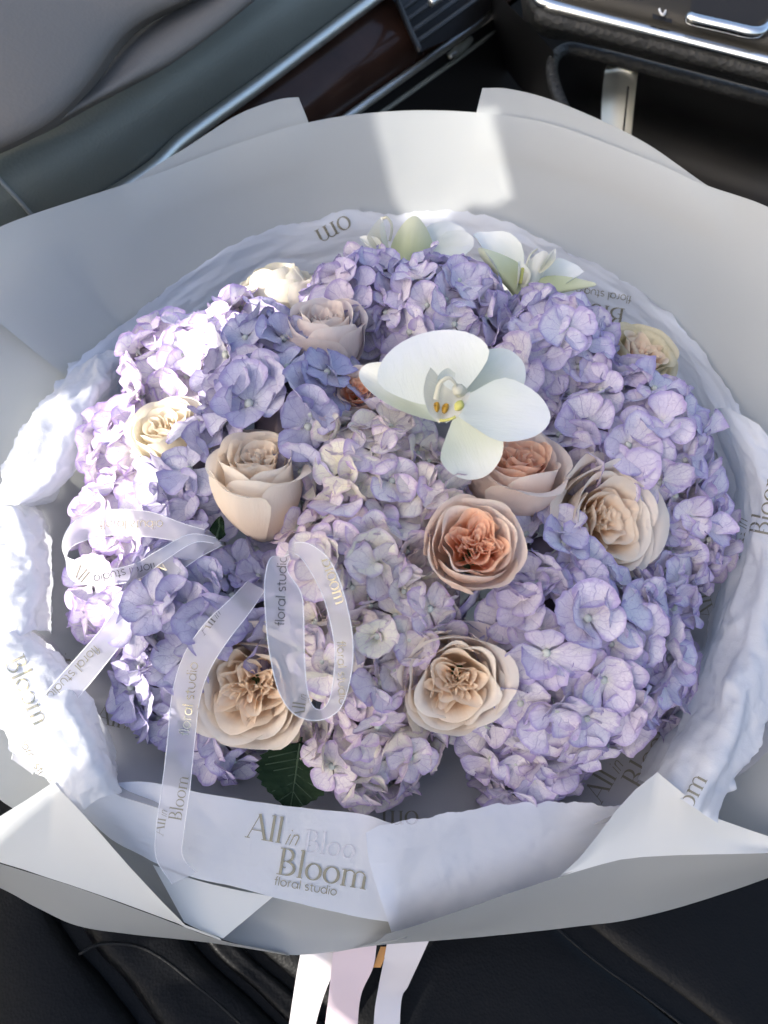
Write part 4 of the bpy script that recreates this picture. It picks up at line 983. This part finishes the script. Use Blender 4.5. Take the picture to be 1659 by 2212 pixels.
SAN = {
 'f': (.22, [(lin((.10, 0), (.10, .42)) + arc(.19, .42, .09, .09, 180, 90, 6), w_), (lin((0, .32), (.2, .32), 2), w_)]),
 'l': (.14, [(lin((.06, 0), (.06, .52)), w_)]),
 'o': (.44, [sanso(.2)]),
 'r': (.25, [(lin((.06, 0), (.06, .34)), w_), (arc(.17, .22, .11, .12, 180, 70, 6), w_)]),
 'a': (.45, [sanso(.2), (lin((.38, 0), (.38, .34)), w_)]),
 's': (.32, [(arc(.15, .255, .11, .08, 40, 270, 10) + arc(.15, .085, .11, .085, 90, -140, 10), w_)]),
 't': (.24, [(lin((.1, .45), (.1, .08)) + arc(.18, .08, .08, .08, 180, 280, 5), w_), (lin((0, .33), (.21, .33), 2), w_)]),
 'u': (.42, [(lin((.05, .34), (.05, .15)) + arc(.2, .15, .15, .15, 180, 360, 10) + lin((.35, .15), (.35, .34)), w_)]),
 'd': (.45, [sanso(.2), (lin((.38, 0), (.38, .52)), w_)]),
 'i': (.14, [(lin((.06, 0), (.06, .34)), w_), (lin((.06, .44), (.06, .49), 2), w_)]), ' ': (.2, []),
}
def stroke(pts, w0, V, Fc):
    n = len(pts); base = len(V)
    for i, p in enumerate(pts):
        a, b_ = pts[max(i - 1, 0)], pts[min(i + 1, n - 1)]
        dx, dy = b_[0] - a[0], b_[1] - a[1]; l = math.hypot(dx, dy) or 1
        ww = (w0[min(i, len(w0) - 1)] if isinstance(w0, list) else w0) / 2
        V.append((p[0] - dy / l * ww, p[1] + dx / l * ww)); V.append((p[0] + dy / l * ww, p[1] - dx / l * ww))
    for i in range(n - 1): Fc.append((base + 2 * i, base + 2 * i + 1, base + 2 * i + 3, base + 2 * i + 2))
def word(txt, font, x, y, s, V, Fc, slant=0.0):
    for ch in txt:
        adv, st = font[ch]
        for pts, w0 in st:
            w1 = [q * s for q in w0] if isinstance(w0, list) else w0 * s
            stroke([(x + (p[0] + slant * p[1]) * s, y + p[1] * s) for p in pts], w1, V, Fc)
        x += adv * s
    return x
IT = {'i': (.24, [(lin((.08, 0), (.08, .62)), .055), (lin((.08, .80), (.08, .86), 2), .07)]), 'n': (.5, [(lin((.06, 0), (.06, .62)), .05), (arc(.22, .42, .16, .2, 175, 0, 10) + lin((.38, .42), (.38, .04)) , .06)])}
def logo2d(parts):
    V, Fc = [], []
    if 'all' in parts: word('All', SER, 0, 0, 1, V, Fc)
    if 'in' in parts: word('in', IT, 1.55, -.02, .72, V, Fc, .3)
    if 'bloom' in parts: word('Bloom', SER, 1.45, -1.26, 1.06, V, Fc)
    if 'floral' in parts: word('floral studio', SAN, 1.42, -1.72, .68, V, Fc)
    if 'A' in parts: word('A', SER, 0, 0, 1, V, Fc)
    if 'om' in parts: word('om', SER, 0, 0, 1, V, Fc)
    if 'Bloom1' in parts: word('Bloom', SER, 0, 0, 1, V, Fc)
    if 'Bloo' in parts: word('Bloo', SER, 0, 0, 1, V, Fc)
    if 'floral1' in parts: word('floral studio', SAN, 0, 0, 1, V, Fc)
    return V, Fc
BV = {}
def bvh_of(o):
    if o.name not in BV:
        mw = o.matrix_world
        BV[o.name] = BVHTree.FromPolygons([mw @ v.co for v in o.data.vertices], [tuple(p.vertices) for p in o.data.polygons])
    return BV[o.name]
def letter(o, parts, x, y, angle, s, mat, squash=1.0, lift=.0006, mirror=1):
    """print on object o: baseline starts at x, y of the view, turned by angle, s = capital height"""
    b_ = bvh_of(o); V2, F2 = logo2d(parts); ca, sa = math.cos(R(angle)), math.sin(R(angle)); V = []; ok = []
    inv = o.matrix_world.inverted()
    for (u, v) in V2:
        u *= s * mirror; v *= s * squash
        X, Y = x + u * ca + v * sa, y + u * sa - v * ca
        r = ray(X, Y).normalized(); h = b_.ray_cast(C, r)
        if h[0] is None: V.append((0, 0, 0)); ok.append(False)
        else: V.append(inv @ (h[0] - r * lift)); ok.append(True)
    Fc = []
    for f in F2:
        if all(ok[i] for i in f):
            d = max((Vector(V[f[0]]) - Vector(V[i])).length for i in f)
            if d < .02: Fc.append(f)
    used = sorted({i for f in Fc for i in f}); mp = {i: k for k, i in enumerate(used)}
    if not Fc: return
    mesh_obj('printed_lettering', [V[i] for i in used], [tuple(mp[i] for i in f) for f in Fc], M[mat], o, smooth=False)
FLT = TS['front_left']
letter(FLT, ('Bloo',), 655, 1838, 9, 46, 'ghost')
letter(FLT, ('all', 'in', 'bloom', 'floral'), 533, 1808, 10, 53, 'gold', lift=.0010)
FL = TS['floor']
letter(FL, ('A',), 88, 1068, 80, 34, 'gold')
letter(FL, ('all', 'in'), 165, 1175, 97, 40, 'gold')
letter(FL, ('bloom',), 190, 1235, 90, 38, 'gold')
letter(FL, ('all', 'in'), 205, 1560, 12, 40, 'gold', lift=.001)
letter(FL, ('all', 'in', 'bloom'), 1300, 1735, -60, 46, 'gold')
letter(FL, ('all', 'in'), 1545, 1330, -105, 36, 'gold')
letter(FL, ('om',), 905, 1752, 180, 46, 'gold')
letter(TS['front_right'], ('om',), 905, 1752, 180, 46, 'ghost')
letter(TS['right'], ('om',), 1492, 1752, -62, 44, 'gold')
letter(TS['right'], ('all', 'in', 'bloom'), 1598, 1205, -78, 40, 'gold')
letter(TS['back'], ('om',), 750, 462, 152, 46, 'gold')
letter(TS['back'], ('Bloom1',), 1350, 668, 190, 44, 'gold')
letter(TS['back'], ('floral1',), 1365, 640, 190, 32, 'gold')
letter(TS['left_low'], ('Bloom1',), 10, 1430, 65, 44, 'gold_pale')
letter(TS['left_low'], ('floral1',), 40, 1600, 60, 34, 'gold_pale')

# ------------------------------------------------------------------ ribbons
def ribbon(label, stations, n=60, mat='ribbon', name='ribbon', zmode=False):
    """stations: (x1,y1,lift1, x2,y2,lift2) the two edges"""
    if zmode: A = [Wz(s[0], s[1], s[2]) for s in stations]; B = [Wz(s[3], s[4], s[5]) for s in stations]
    else:
        pt = lambda x, y, l: Wz(x, y, l) if l > .2 else Wd(x, y, l)
        A = [pt(*s[:3]) for s in stations]; B = [pt(*s[3:]) for s in stations]
    dense = spline([list(a) + list(b_) for a, b_ in zip(A, B)], n)
    V, UV = [], []; m = 7
    for i, q_ in enumerate(dense):
        a, b_ = Vector(q_[:3]), Vector(q_[3:])
        for j in range(m): V.append(a.lerp(b_, j / (m - 1))); UV.append((i / (n - 1), j / (m - 1)))
    Fc = [(i * m + j, (i + 1) * m + j, (i + 1) * m + j + 1, i * m + j + 1) for i in range(n - 1) for j in range(m - 1)]
    o = mesh_obj(name, V, Fc, M[mat], None, UV)
    if mat == 'ribbon':
        for k in (0, 3): tube('ribbon_edge', [Vector(q_[k:k + 3]) for q_ in dense], .00028, M['ribbon_edge'], o, seg=5, n=n)
    return tag(o, label, 'ribbon')
r1 = ribbon('sheer white ribbon loop at the left of the bow', [
 (472, 1152, .012, 478, 1172, .012), (400, 1132, .030, 395, 1170, .030), (320, 1105, .050, 325, 1160, .034), (230, 1102, .062, 235, 1156, .044), (165, 1122, .070, 172, 1172, .05),
 (138, 1160, .075, 148, 1190, .055), (138, 1196, .080, 144, 1222, .060), (165, 1212, .082, 160, 1255, .062), (225, 1230, .080, 225, 1264, .062), (290, 1218, .070, 300, 1250, .055), (340, 1190, .055, 350, 1215, .045), (410, 1154, .034, 420, 1172, .03), (470, 1162, .015, 475, 1176, .015)], 110)
r2 = ribbon('sheer ribbon tail with gold lettering running to the lower left', [
 (465, 1162, .016, 480, 1178, .016), (400, 1176, .032, 425, 1208, .032), (330, 1212, .046, 360, 1258, .046), (280, 1270, .054, 318, 1306, .054), (230, 1345, .056, 272, 1378, .056), (170, 1415, .054, 212, 1455, .054), (105, 1490, .05, 150, 1530, .05), (45, 1570, .05, 95, 1610, .05), (25, 1640, .048, 70, 1672, .048)], 80)
r3 = ribbon('long sheer ribbon tail hanging over the front tissue collar', [
 (535, 1255, .014, 572, 1275, .014), (500, 1292, .034, 540, 1322, .034), (440, 1350, .05, 488, 1390, .05), (395, 1420, .056, 452, 1450, .056), (372, 1500, .056, 432, 1510, .056), (362, 1600, .05, 420, 1605, .05), (350, 1700, .303, 410, 1708, .303), (337, 1790, .290, 398, 1796, .288), (338, 1855, .272, 395, 1850, .270), (372, 1910, .248, 425, 1885, .248)], 90)
r4 = ribbon('sheer ribbon loop hanging straight down beside the lower left cream rose', [
 (612, 1205, .02, 632, 1195, .02), (585, 1205, .045, 620, 1230, .04), (572, 1255, .055, 650, 1280, .048), (574, 1330, .062, 656, 1330, .05), (584, 1420, .066, 658, 1420, .05), (605, 1500, .07, 664, 1490, .052), (640, 1545, .07, 676, 1525, .052), (690, 1556, .066, 694, 1533, .05), (735, 1530, .06, 712, 1510, .046),
 (758, 1460, .056, 722, 1450, .044), (762, 1380, .052, 722, 1390, .042), (745, 1290, .048, 705, 1310, .04), (715, 1215, .046, 680, 1250, .036), (675, 1178, .04, 645, 1200, .03), (640, 1172, .03, 618, 1200, .024), (620, 1190, .022, 610, 1210, .02)], 130)
letter(r2, ('all', 'in', 'bloom'), 345, 1208, 128, 25, 'gold_pale')
letter(r2, ('floral1',), 205, 1392, 134, 40, 'gold')
letter(r3, ('floral1',), 408, 1590, -83, 42, 'gold_pale')
letter(r3, ('all', 'in', 'bloom'), 352, 1805, -80, 26, 'gold')
letter(r3, ('all', 'in'), 442, 1372, -52, 28, 'ink')
letter(r4, ('floral1',), 614, 1352, -88, 40, 'ink')
letter(r4, ('all', 'in', 'bloom'), 655, 1555, -82, 26, 'gold')
letter(r4, ('Bloom1',), 694, 1208, 72, 30, 'gold_pale')
letter(r4, ('floral1',), 728, 1385, 88, 36, 'gold_pale')
letter(r1, ('floral1',), 215, 1125, 0, 36, 'gold_pale', squash=-1)
letter(r1, ('floral1',), 335, 1215, 168, 36, 'ink')
letter(r1, ('all',), 150, 1235, 40, 26, 'gold_pale')
# satin tails under the bouquet
ribbon('white satin ribbon tail at the bottom, leftmost of three', [(655, 2035, .15, 735, 2035, .15), (645, 2080, .13, 728, 2080, .13), (635, 2140, .10, 700, 2150, .10), (622, 2230, .06, 678, 2230, .06), (610, 2330, .04, 660, 2330, .04)], 40, 'satin', 'satin_ribbon', True)
ribbon('pale pink satin ribbon tail at the bottom, middle of three', [(722, 2030, .155, 815, 2030, .155), (716, 2090, .135, 806, 2090, .135), (710, 2150, .11, 780, 2150, .11), (700, 2230, .07, 772, 2230, .07), (690, 2330, .05, 770, 2330, .05)], 40, 'satin_pink', 'satin_ribbon', True)
ribbon('white satin ribbon tail with a fold at the bottom, rightmost of three', [(838, 2025, .15, 930, 2025, .15), (828, 2080, .13, 905, 2080, .13), (818, 2130, .10, 882, 2130, .10), (808, 2200, .08, 866, 2170, .08), (806, 2330, .05, 862, 2330, .05)], 40, 'satin', 'satin_ribbon', True)
o = loft('paper_tag', [[Wz(822, 2045, .14), Wz(806, 2090, .13)], [Wz(842, 2045, .14), Wz(822, 2090, .13)]], 6, 4, M['orange'])
tag(o, 'sliver of orange paper between the pink and right ribbon tails', 'paper tag')
